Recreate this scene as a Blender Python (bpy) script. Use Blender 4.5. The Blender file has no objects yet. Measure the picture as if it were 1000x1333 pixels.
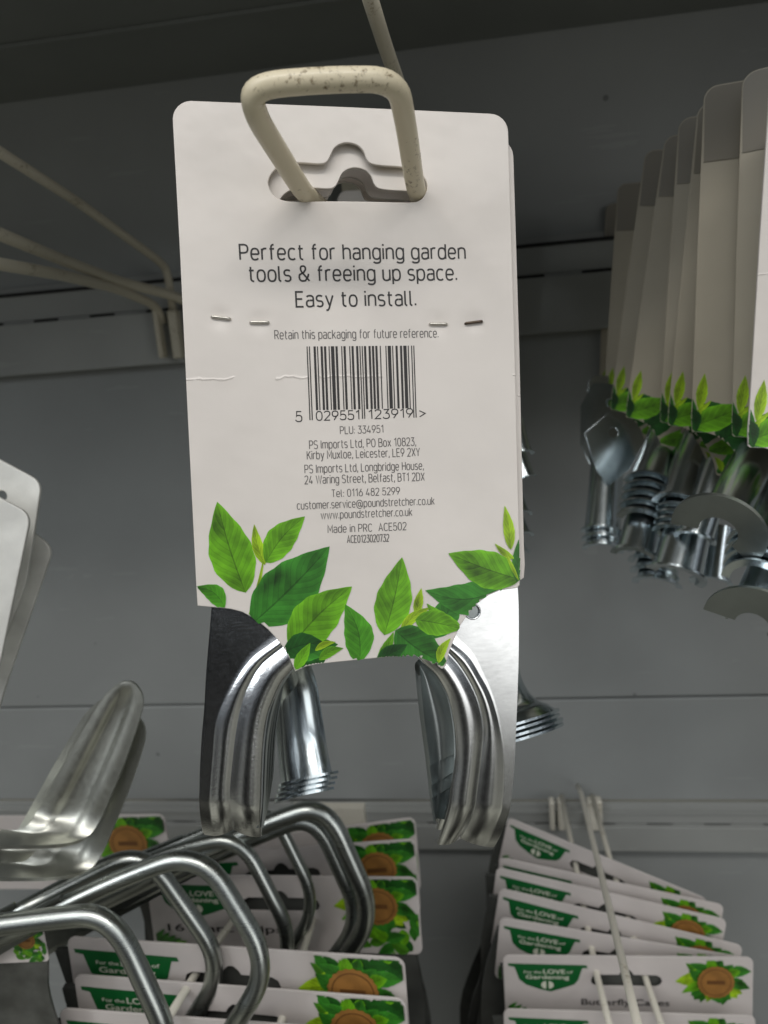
import bpy, bmesh, math, random
import numpy as np
from mathutils import Matrix, Vector
random.seed(4)
S = bpy.context.scene
COL = S.collection

# ------------------------------------------------------------------ camera, light, exposure
F = 940.0
def nrm(v):
    v = np.asarray(v, float); return v / np.linalg.norm(v)
_Y = nrm([110, -231.5, F]); _X = nrm([7100, -367, -F * .94]); _X = nrm(_X - _Y * (_X @ _Y)); _Z = np.cross(_X, _Y)
RW = np.array([_X, _Y, _Z])                       # lens frame (right, down, ahead) to the shop's frame
cam = bpy.data.cameras.new('camera'); camo = bpy.data.objects.new('camera', cam); COL.objects.link(camo)
cam.sensor_fit = 'VERTICAL'; cam.sensor_height = 36; cam.lens = F / 1333 * 36
cam.clip_start = .01; cam.clip_end = 50
m = Matrix.Identity(4)
for i in range(3):
    m[i][0] = RW[i][0]; m[i][1] = -RW[i][1]; m[i][2] = -RW[i][2]
camo.matrix_world = m
cam.dof.use_dof = True; cam.dof.focus_distance = .225; cam.dof.aperture_fstop = 15.0
S.camera = camo

W = bpy.data.worlds.new('World'); S.world = W; W.use_nodes = True
nt = W.node_tree; bg = nt.nodes['Background']
tc = nt.nodes.new('ShaderNodeTexCoord'); sp = nt.nodes.new('ShaderNodeSeparateXYZ'); rp = nt.nodes.new('ShaderNodeValToRGB')
mp = nt.nodes.new('ShaderNodeMapRange'); mp.inputs[1].default_value = -1; mp.inputs[2].default_value = 1
nt.links.new(tc.outputs['Generated'], sp.inputs[0]); nt.links.new(sp.outputs['Z'], mp.inputs[0]); nt.links.new(mp.outputs[0], rp.inputs[0])
cr = rp.color_ramp
for p, c in ((0, (.22, .215, .175, 1)), (.28, (.15, .148, .125, 1)), (.42, (.06, .06, .055, 1)), (.50, (.045, .048, .05, 1)), (.58, (.09, .097, .105, 1)), (.68, (.27, .285, .30, 1)), (1, (.36, .37, .37, 1))):
    e = cr.elements.new(p); e.color = c
cr.elements.remove(cr.elements[0]); cr.elements.remove(cr.elements[-1])
# the shop behind the camera is the bright side; rows of ceiling tubes, added for the steel to mirror, run away overhead
def wm(op, a, b=None):
    n = nt.nodes.new('ShaderNodeMath'); n.operation = op
    for i, x in enumerate((a, b)):
        if x is None: continue
        if isinstance(x, (int, float)): n.inputs[i].default_value = x
        else: nt.links.new(x, n.inputs[i])
    return n.outputs[0]
front = wm('ADD', wm('MULTIPLY', wm('MAXIMUM', wm('MULTIPLY', sp.outputs['Y'], -1.0), 0.0), 1.15), .45)
zc = wm('MAXIMUM', sp.outputs['Z'], .02); uu = wm('DIVIDE', sp.outputs['X'], zc); vv = wm('DIVIDE', sp.outputs['Y'], zc)
stripe = wm('LESS_THAN', wm('FRACT', wm('ADD', wm('MULTIPLY', uu, .62), .35)), .085)
gap = wm('LESS_THAN', wm('FRACT', wm('MULTIPLY', vv, .45)), .8)
lamp = wm('MULTIPLY', wm('MULTIPLY', stripe, gap), wm('MULTIPLY', wm('GREATER_THAN', sp.outputs['Z'], .12), wm('LESS_THAN', sp.outputs['Y'], -.05)))
nz = nt.nodes.new('ShaderNodeTexNoise'); nz.inputs['Scale'].default_value = 3.2; nz.inputs['Detail'].default_value = 2; nt.links.new(tc.outputs['Generated'], nz.inputs['Vector'])
nr_ = nt.nodes.new('ShaderNodeMapRange'); nr_.inputs[1].default_value = .40; nr_.inputs[2].default_value = .62; nr_.inputs[3].default_value = .22; nr_.inputs[4].default_value = 1.75; nt.links.new(nz.outputs['Fac'], nr_.inputs[0])
def ramp(x, a, b):
    n = nt.nodes.new('ShaderNodeMapRange'); n.interpolation_type = 'SMOOTHSTEP'; n.inputs[1].default_value = a; n.inputs[2].default_value = b; nt.links.new(x, n.inputs[0]); return n.outputs[0]
# noise patches for unseen aisles; a dark person shape added to band the steel
side = ramp(wm('ABSOLUTE', wm('SUBTRACT', sp.outputs['X'], .10)), .20, .36); over = ramp(sp.outputs['Z'], .22, .42)
person = wm('MAXIMUM', wm('MAXIMUM', side, over), ramp(sp.outputs['Y'], -.5, -.3))
aisle = wm('MULTIPLY', nr_.outputs[0], wm('ADD', wm('MULTIPLY', person, .82), .18))
vm = nt.nodes.new('ShaderNodeVectorMath'); vm.operation = 'SCALE'; nt.links.new(rp.outputs[0], vm.inputs[0]); nt.links.new(wm('ADD', wm('MULTIPLY', front, aisle), wm('MULTIPLY', lamp, 9.0)), vm.inputs['Scale'])
nt.links.new(vm.outputs[0], bg.inputs[0]); bg.inputs[1].default_value = 1.0

def area(name, loc, target, sx, sy, energy, color):
    l = bpy.data.lights.new(name, 'AREA'); l.shape = 'RECTANGLE'; l.size = sx; l.size_y = sy; l.energy = energy; l.color = color
    o = bpy.data.objects.new(name, l); COL.objects.link(o); o.location = loc
    o.rotation_euler = (Vector(target) - Vector(loc)).to_track_quat('-Z', 'Y').to_euler(); return o
area('ceiling_tube', (.15, -.75, 1.25), (0, .25, 0), 1.3, .16, 11.0, (1, .965, .92))
area('aisle_light', (1.24, -1.12, .02), (0, .25, -.08), .95, .85, 4.2, (.98, .97, .95))
area('aisle_light_far', (-1.5, -1.6, 1.2), (0, .3, -.1), .25, 1.0, 7.0, (.93, .97, 1))  # unseen lamp added for narrow bright streaks on the upright steel
S.view_settings.view_transform = 'Standard'; S.view_settings.look = 'None'; S.view_settings.exposure = 0; S.view_settings.gamma = 1
S.view_settings.use_curve_mapping = False
S.render.engine = 'CYCLES'

# ------------------------------------------------------------------ helpers
def ray(px, py): return RW @ np.array([(px - 500) / F, (py - 666.5) / F, 1.0])
def atd(px, py, d): return ray(px, py) * d                      # d metres ahead of the lens
def at(px, py, Y):
    r = ray(px, py); return r * (Y / r[1])

def cr_interp(P, n):
    """Catmull-Rom through P (k x dims) -> n samples"""
    P = np.asarray(P, float); k = len(P)
    Q = np.vstack([2 * P[0] - P[1], P, 2 * P[-1] - P[-2]])
    out = []
    for t in np.linspace(0, k - 1, n):
        i = min(int(t), k - 2); f = t - i
        a, b, c, d = Q[i], Q[i + 1], Q[i + 2], Q[i + 3]
        out.append(.5 * (2 * b + (c - a) * f + (2 * a - 5 * b + 4 * c - d) * f * f + (3 * b - a - 3 * c + d) * f ** 3))
    return np.array(out)

def newmesh(name, verts, faces, mat=None, smooth=True):
    me = bpy.data.meshes.new(name); me.from_pydata([tuple(map(float, v)) for v in verts], [], faces); me.update()
    if mat: me.materials.append(mat)
    if smooth:
        me.polygons.foreach_set('use_smooth', [True] * len(me.polygons))
    return me
def obj(name, me, parent=None, matrix=None):
    o = bpy.data.objects.new(name, me); COL.objects.link(o)
    if parent is not None: o.parent = parent
    if matrix is not None: o.matrix_local = matrix
    return o
def tag(o, label=None, cat=None, group=None, kind=None):
    if label: o['label'] = label
    if cat: o['category'] = cat
    if group: o['group'] = group
    if kind: o['kind'] = kind
    return o
def thing(name, label, cat, loc=(0, 0, 0), group=None, matrix=None):
    o = bpy.data.objects.new(name, None); o.empty_display_size = .01; COL.objects.link(o)
    if matrix is not None: o.matrix_world = matrix
    else: o.location = tuple(map(float, loc))
    return tag(o, label, cat, group)
def merge(parts):
    V, Fc = [], []
    for v, f in parts:
        n = len(V); V += [tuple(x) for x in v]; Fc += [[i + n for i in q] for q in f]
    return V, Fc
def box(lo, hi):
    (x0, y0, z0), (x1, y1, z1) = lo, hi
    v = [(x0, y0, z0), (x1, y0, z0), (x1, y1, z0), (x0, y1, z0), (x0, y0, z1), (x1, y0, z1), (x1, y1, z1), (x0, y1, z1)]
    return v, [[0, 3, 2, 1], [4, 5, 6, 7], [0, 1, 5, 4], [1, 2, 6, 5], [2, 3, 7, 6], [3, 0, 4, 7]]
def sweep(path, r, seg=14, cap=True):
    """round wire along path (n x 3); r scalar or per-point"""
    P = np.asarray(path, float); n = len(P); r = np.broadcast_to(np.asarray(r, float), (n,))
    T = np.gradient(P, axis=0); T /= np.linalg.norm(T, axis=1)[:, None]
    a = np.array([0, 0, 1.]) if abs(T[0][2]) < .9 else np.array([1., 0, 0])
    N = nrm(np.cross(T[0], a)); V = []; Fc = []
    for i in range(n):
        N = nrm(N - T[i] * (N @ T[i])); B = np.cross(T[i], N)
        for k in range(seg):
            th = 2 * math.pi * k / seg
            V.append(P[i] + r[i] * (math.cos(th) * N + math.sin(th) * B))
    for i in range(n - 1):
        for k in range(seg):
            k2 = (k + 1) % seg
            Fc.append([i * seg + k, i * seg + k2, (i + 1) * seg + k2, (i + 1) * seg + k])
    if cap:
        Fc.append(list(range(seg))[::-1]); Fc.append([(n - 1) * seg + k for k in range(seg)])
    return V, Fc
def rounded_path(pts, rad, n=8):
    """polyline with its corners rounded"""
    P = [np.asarray(p, float) for p in pts]; out = [P[0]]
    for i in range(1, len(P) - 1):
        a, b, c = P[i - 1], P[i], P[i + 1]
        d1 = min(rad, np.linalg.norm(a - b) * .48); d2 = min(rad, np.linalg.norm(c - b) * .48)
        p, q = b + nrm(a - b) * d1, b + nrm(c - b) * d2
        for t in np.linspace(0, 1, n): out.append((1 - t) ** 2 * p + 2 * t * (1 - t) * b + t * t * q)
    out.append(P[-1]); return np.array(out)
def wire(name, pts, r, mat, parent=None, rad=.012, origin=None, seg=14):
    P = rounded_path(pts, rad)
    if origin is not None: P = P - np.asarray(origin)
    v, f = sweep(P, r, seg); return obj(name, newmesh(name, v, f, mat), parent)

def poly_mesh(name, loops, thick, mat, z=0, bevel=0):
    """flat plate from 2-D outlines (first outer, others holes), its face at z+thick/2"""
    cu = bpy.data.curves.new(name, 'CURVE'); cu.dimensions = '2D'; cu.fill_mode = 'BOTH'; cu.extrude = thick / 2 - bevel; cu.bevel_depth = bevel
    for lp in loops:
        s = cu.splines.new('POLY'); s.points.add(len(lp) - 1); s.use_cyclic_u = True
        for p, q in zip(s.points, lp): p.co = (q[0], q[1], 0, 1)
    o = bpy.data.objects.new(name, cu); COL.objects.link(o)
    me = bpy.data.meshes.new_from_object(o.evaluated_get(bpy.context.evaluated_depsgraph_get()))
    bpy.data.objects.remove(o); bpy.data.curves.remove(cu)
    me.name = name; me.materials.clear(); me.materials.append(mat)
    if z: me.transform(Matrix.Translation((0, 0, z)))
    return me
def text_mesh(name, body, x0, x1, ybase, cap, mat, z, thin=0, squash=True, center=None, ang=0):
    """words set between x0 and x1 on baseline ybase with capitals cap tall"""
    cu = bpy.data.curves.new(name, 'FONT'); cu.body = body; cu.size = 1; cu.offset = thin; cu.resolution_u = 4
    o = bpy.data.objects.new(name, cu); COL.objects.link(o)
    me = bpy.data.meshes.new_from_object(o.evaluated_get(bpy.context.evaluated_depsgraph_get()))
    bpy.data.objects.remove(o); bpy.data.curves.remove(cu)
    co = np.array([v.co[:] for v in me.vertices]); a, b = co[:, 0].min(), co[:, 0].max()
    sx = (x1 - x0) / (b - a); sy = cap / .73
    ca, sa = math.cos(ang), math.sin(ang)
    for v in me.vertices:
        x, y = (v.co.x - a) * sx, v.co.y * sy
        v.co = (x0 + x * ca - y * sa, ybase + x * sa + y * ca, z)
    me.materials.clear(); me.materials.append(mat); me.name = name; return me
def join_meshes(name, ms, mat):
    bm = bmesh.new()
    for q in ms: bm.from_mesh(q)
    me = bpy.data.meshes.new(name); bm.to_mesh(me); bm.free(); me.materials.append(mat)
    for q in ms: bpy.data.meshes.remove(q)
    return me
def rrect(x0, y0, x1, y1, r, n=6):
    out = []
    for cx, cy, a0 in ((x1 - r, y1 - r, 0), (x0 + r, y1 - r, 90), (x0 + r, y0 + r, 180), (x1 - r, y0 + r, 270)):
        for k in range(n + 1):
            a = math.radians(a0 + 90 * k / n); out.append((cx + r * math.cos(a), cy + r * math.sin(a)))
    return out
def sheet(rows, nr, nc, thick, name, mat, offs=None):
    """ribbed sheet: rows (R x C x 3) smoothed; returned as a mesh with real thickness"""
    rows = np.asarray(rows, float)
    A = np.array([cr_interp(r, nc) for r in rows]); A = np.array([cr_interp(A[:, j], nr) for j in range(nc)]).transpose(1, 0, 2)
    du = np.gradient(A, axis=1); dv = np.gradient(A, axis=0); Nn = np.cross(du, dv); Nn /= np.linalg.norm(Nn, axis=2)[..., None] + 1e-12
    B = A - Nn * thick
    V = [p for p in A.reshape(-1, 3)] + [p for p in B.reshape(-1, 3)]; o = nr * nc; Fc = []
    for i in range(nr - 1):
        for j in range(nc - 1):
            a = i * nc + j; Fc.append([a, a + 1, a + nc + 1, a + nc]); Fc.append([o + a, o + a + nc, o + a + nc + 1, o + a + 1])
    rim = [j for j in range(nc)] + [i * nc + nc - 1 for i in range(1, nr)] + [(nr - 1) * nc + j for j in range(nc - 2, -1, -1)] + [i * nc for i in range(nr - 2, 0, -1)]
    nf = len(Fc)
    for a, b in zip(rim, rim[1:] + rim[:1]): Fc.append([b, a, o + a, o + b])
    me = newmesh(name, V, Fc, mat)
    for p in me.polygons[nf:]: p.use_smooth = False
    sharpen(me); return me
def sharpen(me, ang=50):
    bm = bmesh.new(); bm.from_mesh(me); lim = math.radians(ang)
    for e in bm.edges:
        if len(e.link_faces) == 2 and e.calc_face_angle(0) > lim: e.smooth = False
    bm.to_mesh(me); bm.free()
def trough(name, path, rads, facing, mat, half=100, thick=.0011, seg=28, flange=.005, inner=None):
    """half-round gutter along path, convex towards facing, ending in a flat half-ring flange"""
    P = cr_interp(path, 20); R = cr_interp(np.array(rads, float)[:, None], 20)[:, 0]
    T = np.gradient(P, axis=0); T /= np.linalg.norm(T, axis=1)[:, None]
    rows = []
    for i in range(len(P)):
        f = np.asarray(facing, float); f = nrm(f - T[i] * (f @ T[i])); s = np.cross(T[i], f)
        rows.append([P[i] + R[i] * (math.cos(a) * f + math.sin(a) * s) for a in np.radians(np.linspace(-half, half, seg))])
        rows[-1] = np.array(rows[-1])
    me1 = sheet(rows, 24, 40, thick, name, mat)
    f = nrm(np.asarray(facing) - T[-1] * (np.asarray(facing) @ T[-1])); s = np.cross(T[-1], f); c = P[-1]; r = R[-1]
    rr = []
    for q in ((r * inner if inner else r - thick if flange < .006 else r * .80), r + flange * .5, r + flange):
        rr.append([c + q * (math.cos(a) * f + math.sin(a) * s) for a in np.radians(np.linspace(-half, half, seg))])
    me2 = sheet(rr, 4, 40, thick * .85, name, mat)
    return join_meshes(name, [me1, me2], mat) if False else (me1, me2)

# ------------------------------------------------------------------ materials
def mat(name, col, rough=.5, metal=0, noise=0, nscale=80, bump=0, bscale=300, col2=None, spec=.5, coat=0):
    m = bpy.data.materials.new(name); m.use_nodes = True; t = m.node_tree; b = t.nodes['Principled BSDF']
    b.inputs['Base Color'].default_value = (*col, 1); b.inputs['Roughness'].default_value = rough; b.inputs['Metallic'].default_value = metal
    b.inputs['Specular IOR Level'].default_value = spec; b.inputs['Coat Weight'].default_value = coat
    c = t.nodes.new('ShaderNodeTexCoord')
    if noise or col2:
        n = t.nodes.new('ShaderNodeTexNoise'); n.inputs['Scale'].default_value = nscale; n.inputs['Detail'].default_value = 6
        t.links.new(c.outputs['Object'], n.inputs['Vector'])
        mx = t.nodes.new('ShaderNodeMix'); mx.data_type = 'RGBA'
        k = col2 or tuple(x * (1 - noise) for x in col)
        mx.inputs[6].default_value = (*col, 1); mx.inputs[7].default_value = (*k, 1)
        rr = t.nodes.new('ShaderNodeMapRange'); rr.inputs[1].default_value = .35; rr.inputs[2].default_value = .65
        t.links.new(n.outputs['Fac'], rr.inputs[0]); t.links.new(rr.outputs[0], mx.inputs[0]); t.links.new(mx.outputs[2], b.inputs['Base Color'])
    if bump:
        n2 = t.nodes.new('ShaderNodeTexNoise'); n2.inputs['Scale'].default_value = bscale; n2.inputs['Detail'].default_value = 4
        t.links.new(c.outputs['Object'], n2.inputs['Vector'])
        bp = t.nodes.new('ShaderNodeBump'); bp.inputs['Strength'].default_value = bump; bp.inputs['Distance'].default_value = .001
        t.links.new(n2.outputs['Fac'], bp.inputs['Height']); t.links.new(bp.outputs[0], b.inputs['Normal'])
    return m
def node(t, kind, **kw):
    n = t.nodes.new(kind)
    for k, v in kw.items(): setattr(n, k, v)
    return n
def math_(t, op, a, b=None, c=None):
    n = t.nodes.new('ShaderNodeMath'); n.operation = op
    for i, x in enumerate((a, b, c)):
        if x is None: continue
        if isinstance(x, (int, float)): n.inputs[i].default_value = x
        else: t.links.new(x, n.inputs[i])
    return n.outputs[0]

def painted_panel(name, col, rough):
    m = mat(name, col, rough, noise=.16, nscale=6, bump=.05, bscale=500); t = m.node_tree; b = t.nodes['Principled BSDF']
    src = b.inputs['Base Color'].links[0].from_socket; c = t.nodes.new('ShaderNodeTexCoord')
    vo = t.nodes.new('ShaderNodeTexVoronoi'); vo.inputs['Scale'].default_value = 26; n = t.nodes.new('ShaderNodeTexNoise'); n.inputs['Scale'].default_value = 12
    mp_ = t.nodes.new('ShaderNodeMapping'); mp_.inputs['Scale'].default_value = (14, 14, 150); st = t.nodes.new('ShaderNodeTexNoise'); st.inputs['Scale'].default_value = 1; st.inputs['Detail'].default_value = 6
    t.links.new(c.outputs['Object'], vo.inputs['Vector']); t.links.new(c.outputs['Object'], n.inputs['Vector']); t.links.new(c.outputs['Object'], mp_.inputs[0]); t.links.new(mp_.outputs[0], st.inputs['Vector'])
    def mm_(op, a, b_):
        k = t.nodes.new('ShaderNodeMath'); k.operation = op
        for i, x in enumerate((a, b_)):
            if isinstance(x, (int, float)): k.inputs[i].default_value = x
            else: t.links.new(x, k.inputs[i])
        return k.outputs[0]
    dots = mm_('MULTIPLY', mm_('LESS_THAN', vo.outputs['Distance'], .055), mm_('GREATER_THAN', n.outputs['Fac'], .56))
    scuff = mm_('MULTIPLY', mm_('MULTIPLY', mm_('GREATER_THAN', st.outputs['Fac'], .67), mm_('GREATER_THAN', n.outputs['Fac'], .50)), .09)
    f = mm_('SUBTRACT', mm_('ADD', 1.0, scuff), mm_('MULTIPLY', dots, .45)); v = t.nodes.new('ShaderNodeVectorMath'); v.operation = 'SCALE'
    t.links.new(src, v.inputs[0]); t.links.new(f, v.inputs['Scale']); t.links.new(v.outputs[0], b.inputs['Base Color']); return m
M_panel = painted_panel('grey_painted_panel', (.315, .330, .325), .48)
M_shelf = mat('grey_painted_shelf', (.22, .235, .225), .5, noise=.12, nscale=9)
M_rail = painted_panel('grey_painted_rail', (.34, .35, .335), .42)
M_dark = mat('black_slot', (.01, .01, .01), .8)
M_black = mat('printed_black', (.022, .02, .02), .45)
M_ink = mat('printed_thin_grey', (.13, .122, .118), .5)
M_bag = mat('smoky_plastic', (.085, .088, .080), .22, noise=.5, nscale=25, bump=.2, bscale=40)
M_green = mat('printed_green', (.004, .105, .022), .45)
M_cream_ink = mat('printed_cream', (.62, .62, .52), .5)
M_badge = mat('printed_wood_brown', (.33, .155, .038), .5, noise=.25, nscale=150)
M_badge2 = mat('printed_dark_brown', (.13, .055, .015), .5)
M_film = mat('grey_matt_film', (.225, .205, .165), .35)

def card_material(name, col, crease=None, gloss=.38, dents=None):
    m = mat(name, col, gloss, noise=.06, nscale=30); t = m.node_tree; b = t.nodes['Principled BSDF']
    c = node(t, 'ShaderNodeTexCoord'); s = node(t, 'ShaderNodeSeparateXYZ'); t.links.new(c.outputs['Object'], s.inputs[0])
    n = node(t, 'ShaderNodeTexNoise'); n.inputs['Scale'].default_value = 38; n.inputs['Detail'].default_value = 3; t.links.new(c.outputs['Object'], n.inputs[0])
    n2 = node(t, 'ShaderNodeTexNoise'); n2.inputs['Scale'].default_value = 240; n2.inputs['Detail'].default_value = 5; t.links.new(c.outputs['Object'], n2.inputs[0])
    h = math_(t, 'MULTIPLY_ADD', n.outputs['Fac'], .9, math_(t, 'MULTIPLY', n2.outputs['Fac'], .05))
    if crease is not None:                                       # a kinked fold across the board
        wob = math_(t, 'MULTIPLY_ADD', n2.outputs['Fac'], .0030, -.0015)
        d = math_(t, 'ABSOLUTE', math_(t, 'ADD', math_(t, 'SUBTRACT', s.outputs['Y'], crease), wob))
        g = math_(t, 'POWER', 2.718, math_(t, 'MULTIPLY', math_(t, 'MULTIPLY', d, d), -9e6))
        n3 = node(t, 'ShaderNodeTexNoise'); n3.inputs['Scale'].default_value = 60; t.links.new(c.outputs['Object'], n3.inputs[0])
        gate = math_(t, 'GREATER_THAN', n3.outputs['Fac'], .51)
        h = math_(t, 'ADD', h, math_(t, 'MULTIPLY', math_(t, 'MULTIPLY', g, gate), .20))
    for (sx, sy) in (dents or ()):
        dv = node(t, 'ShaderNodeVectorMath', operation='DISTANCE'); t.links.new(c.outputs['Object'], dv.inputs[0]); dv.inputs[1].default_value = (sx, sy, CT / 2)
        g = math_(t, 'POWER', 2.718, math_(t, 'MULTIPLY', math_(t, 'MULTIPLY', dv.outputs['Value'], dv.outputs['Value']), -1.1e5)); h = math_(t, 'SUBTRACT', h, math_(t, 'MULTIPLY', g, .55))
    bp = node(t, 'ShaderNodeBump'); bp.inputs['Strength'].default_value = .55; bp.inputs['Distance'].default_value = .0016
    t.links.new(h, bp.inputs['Height']); t.links.new(bp.outputs[0], b.inputs['Normal']); return m

def zinc_material(name, col, rough, brushed=.25, sc=(40, 40, 900)):
    m = mat(name, col, rough, 1, noise=.22, nscale=45); t = m.node_tree; b = t.nodes['Principled BSDF']
    c = node(t, 'ShaderNodeTexCoord'); mp = node(t, 'ShaderNodeMapping'); mp.inputs['Scale'].default_value = sc
    n = node(t, 'ShaderNodeTexNoise'); n.inputs['Scale'].default_value = 1; n.inputs['Detail'].default_value = 7; n.inputs['Roughness'].default_value = .65
    t.links.new(c.outputs['Object'], mp.inputs[0]); t.links.new(mp.outputs[0], n.inputs[0])
    n4 = node(t, 'ShaderNodeTexNoise'); n4.inputs['Scale'].default_value = 1500; n4.inputs['Detail'].default_value = 3; t.links.new(c.outputs['Object'], n4.inputs[0])
    hh = math_(t, 'ADD', n.outputs['Fac'], math_(t, 'MULTIPLY', n4.outputs['Fac'], .7))
    bp = node(t, 'ShaderNodeBump'); bp.inputs['Strength'].default_value = brushed; bp.inputs['Distance'].default_value = .0002
    t.links.new(hh, bp.inputs['Height']); t.links.new(bp.outputs[0], b.inputs['Normal'])
    r = node(t, 'ShaderNodeMapRange'); r.inputs[3].default_value = rough * .75; r.inputs[4].default_value = rough * 1.4
    t.links.new(n.outputs['Fac'], r.inputs[0]); t.links.new(r.outputs[0], b.inputs['Roughness'])
    return m
M_zinc = zinc_material('bright_zinc_steel', (.82, .84, .86), .17, .22, (700, 900, 700))
M_zinc3 = zinc_material('smooth_zinc_steel', (.88, .90, .91), .20, .02, (300, 900, 300))
M_zinc2 = zinc_material('blue_zinc_steel', (.72, .80, .83), .20, .06)
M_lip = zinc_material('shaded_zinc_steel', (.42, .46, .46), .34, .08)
M_tube = zinc_material('satin_zinc_tube', (.50, .53, .505), .27, .10)
M_brk = zinc_material('dull_galvanised_steel', (.62, .63, .57), .36, .25, (500, 500, 500))
M_plate = zinc_material('pale_galvanised_plate', (.80, .80, .76), .55, .25, (500, 500, 500))
M_plate.node_tree.nodes['Principled BSDF'].inputs['Metallic'].default_value = .45
M_staple = mat('staple_steel', (.80, .77, .70), .38, .85, noise=.3, nscale=900)
M_rust = mat('rusty_staple_steel', (.16, .12, .09), .45, .8, noise=.5, nscale=900)

def cream_paint(name, col, dirt):
    m = mat(name, col, .38, coat=.15); t = m.node_tree; b = t.nodes['Principled BSDF']
    c = node(t, 'ShaderNodeTexCoord'); n = node(t, 'ShaderNodeTexNoise'); n.inputs['Scale'].default_value = 480; n.inputs['Detail'].default_value = 8; n.inputs['Roughness'].default_value = .72
    n2 = node(t, 'ShaderNodeTexNoise'); n2.inputs['Scale'].default_value = 55; n2.inputs['Detail'].default_value = 3
    t.links.new(c.outputs['Object'], n.inputs[0]); t.links.new(c.outputs['Object'], n2.inputs[0])
    v = math_(t, 'MULTIPLY_ADD', n2.outputs['Fac'], .55, n.outputs['Fac'])
    r = node(t, 'ShaderNodeMapRange'); r.inputs[1].default_value = .875; r.inputs[2].default_value = .99; t.links.new(v, r.inputs[0])
    mx = node(t, 'ShaderNodeMix', data_type='RGBA'); mx.inputs[6].default_value = (*col, 1); mx.inputs[7].default_value = (*dirt, 1)
    t.links.new(r.outputs[0], mx.inputs[0]); t.links.new(mx.outputs[2], b.inputs['Base Color'])
    bp = node(t, 'ShaderNodeBump'); bp.inputs['Strength'].default_value = .25; bp.inputs['Distance'].default_value = .0004
    t.links.new(v, bp.inputs['Height']); t.links.new(bp.outputs[0], b.inputs['Normal']); return m
M_cream = cream_paint('chipped_cream_paint', (.72, .645, .47), (.20, .145, .075))
M_cream2 = cream_paint('old_cream_paint', (.52, .485, .385), (.24, .20, .13))
M_white_wire = cream_paint('off_white_paint', (.66, .63, .54), (.40, .36, .26))

def leaf_material():
    m = bpy.data.materials.new('printed_leaf'); m.use_nodes = True; t = m.node_tree; b = t.nodes['Principled BSDF']; b.inputs['Roughness'].default_value = .42
    a = node(t, 'ShaderNodeAttribute', attribute_name='tint'); uv = node(t, 'ShaderNodeUVMap', uv_map='leaf'); s = node(t, 'ShaderNodeSeparateXYZ'); t.links.new(uv.outputs[0], s.inputs[0])
    u, v = s.outputs['X'], math_(t, 'SUBTRACT', math_(t, 'MULTIPLY', s.outputs['Y'], 2), 1); av = math_(t, 'ABSOLUTE', v)
    n = node(t, 'ShaderNodeTexNoise'); n.inputs['Scale'].default_value = 130; n.inputs['Detail'].default_value = 5; c = node(t, 'ShaderNodeTexCoord'); t.links.new(c.outputs['Object'], n.inputs[0])
    nf = n.outputs['Fac']
    side = math_(t, 'FRACT', math_(t, 'ADD', math_(t, 'MULTIPLY', math_(t, 'SUBTRACT', u, math_(t, 'MULTIPLY', av, .26)), 7.0), math_(t, 'MULTIPLY', nf, .5)))
    vein = math_(t, 'LESS_THAN', math_(t, 'ABSOLUTE', math_(t, 'SUBTRACT', side, .5)), .045)
    mid = math_(t, 'LESS_THAN', av, .035)
    vv = math_(t, 'MAXIMUM', math_(t, 'MULTIPLY', vein, .45), mid)
    half = math_(t, 'GREATER_THAN', v, 0)
    br = math_(t, 'ADD', math_(t, 'MULTIPLY_ADD', math_(t, 'SUBTRACT', nf, .5), 2.6, 1.0), math_(t, 'MULTIPLY', half, -.28))
    br = math_(t, 'ADD', br, math_(t, 'MULTIPLY', side, .35))
    br = math_(t, 'ADD', br, math_(t, 'MULTIPLY', math_(t, 'POWER', av, 6), .7))
    br = math_(t, 'MULTIPLY', br, math_(t, 'MULTIPLY_ADD', vv, -.45, 1))
    br = math_(t, 'MAXIMUM', br, .18)
    mx = node(t, 'ShaderNodeVectorMath', operation='SCALE'); t.links.new(a.outputs['Color'], mx.inputs[0]); t.links.new(br, mx.inputs['Scale'])
    t.links.new(mx.outputs[0], b.inputs['Base Color']); return m
M_leaf = leaf_material()

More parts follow.
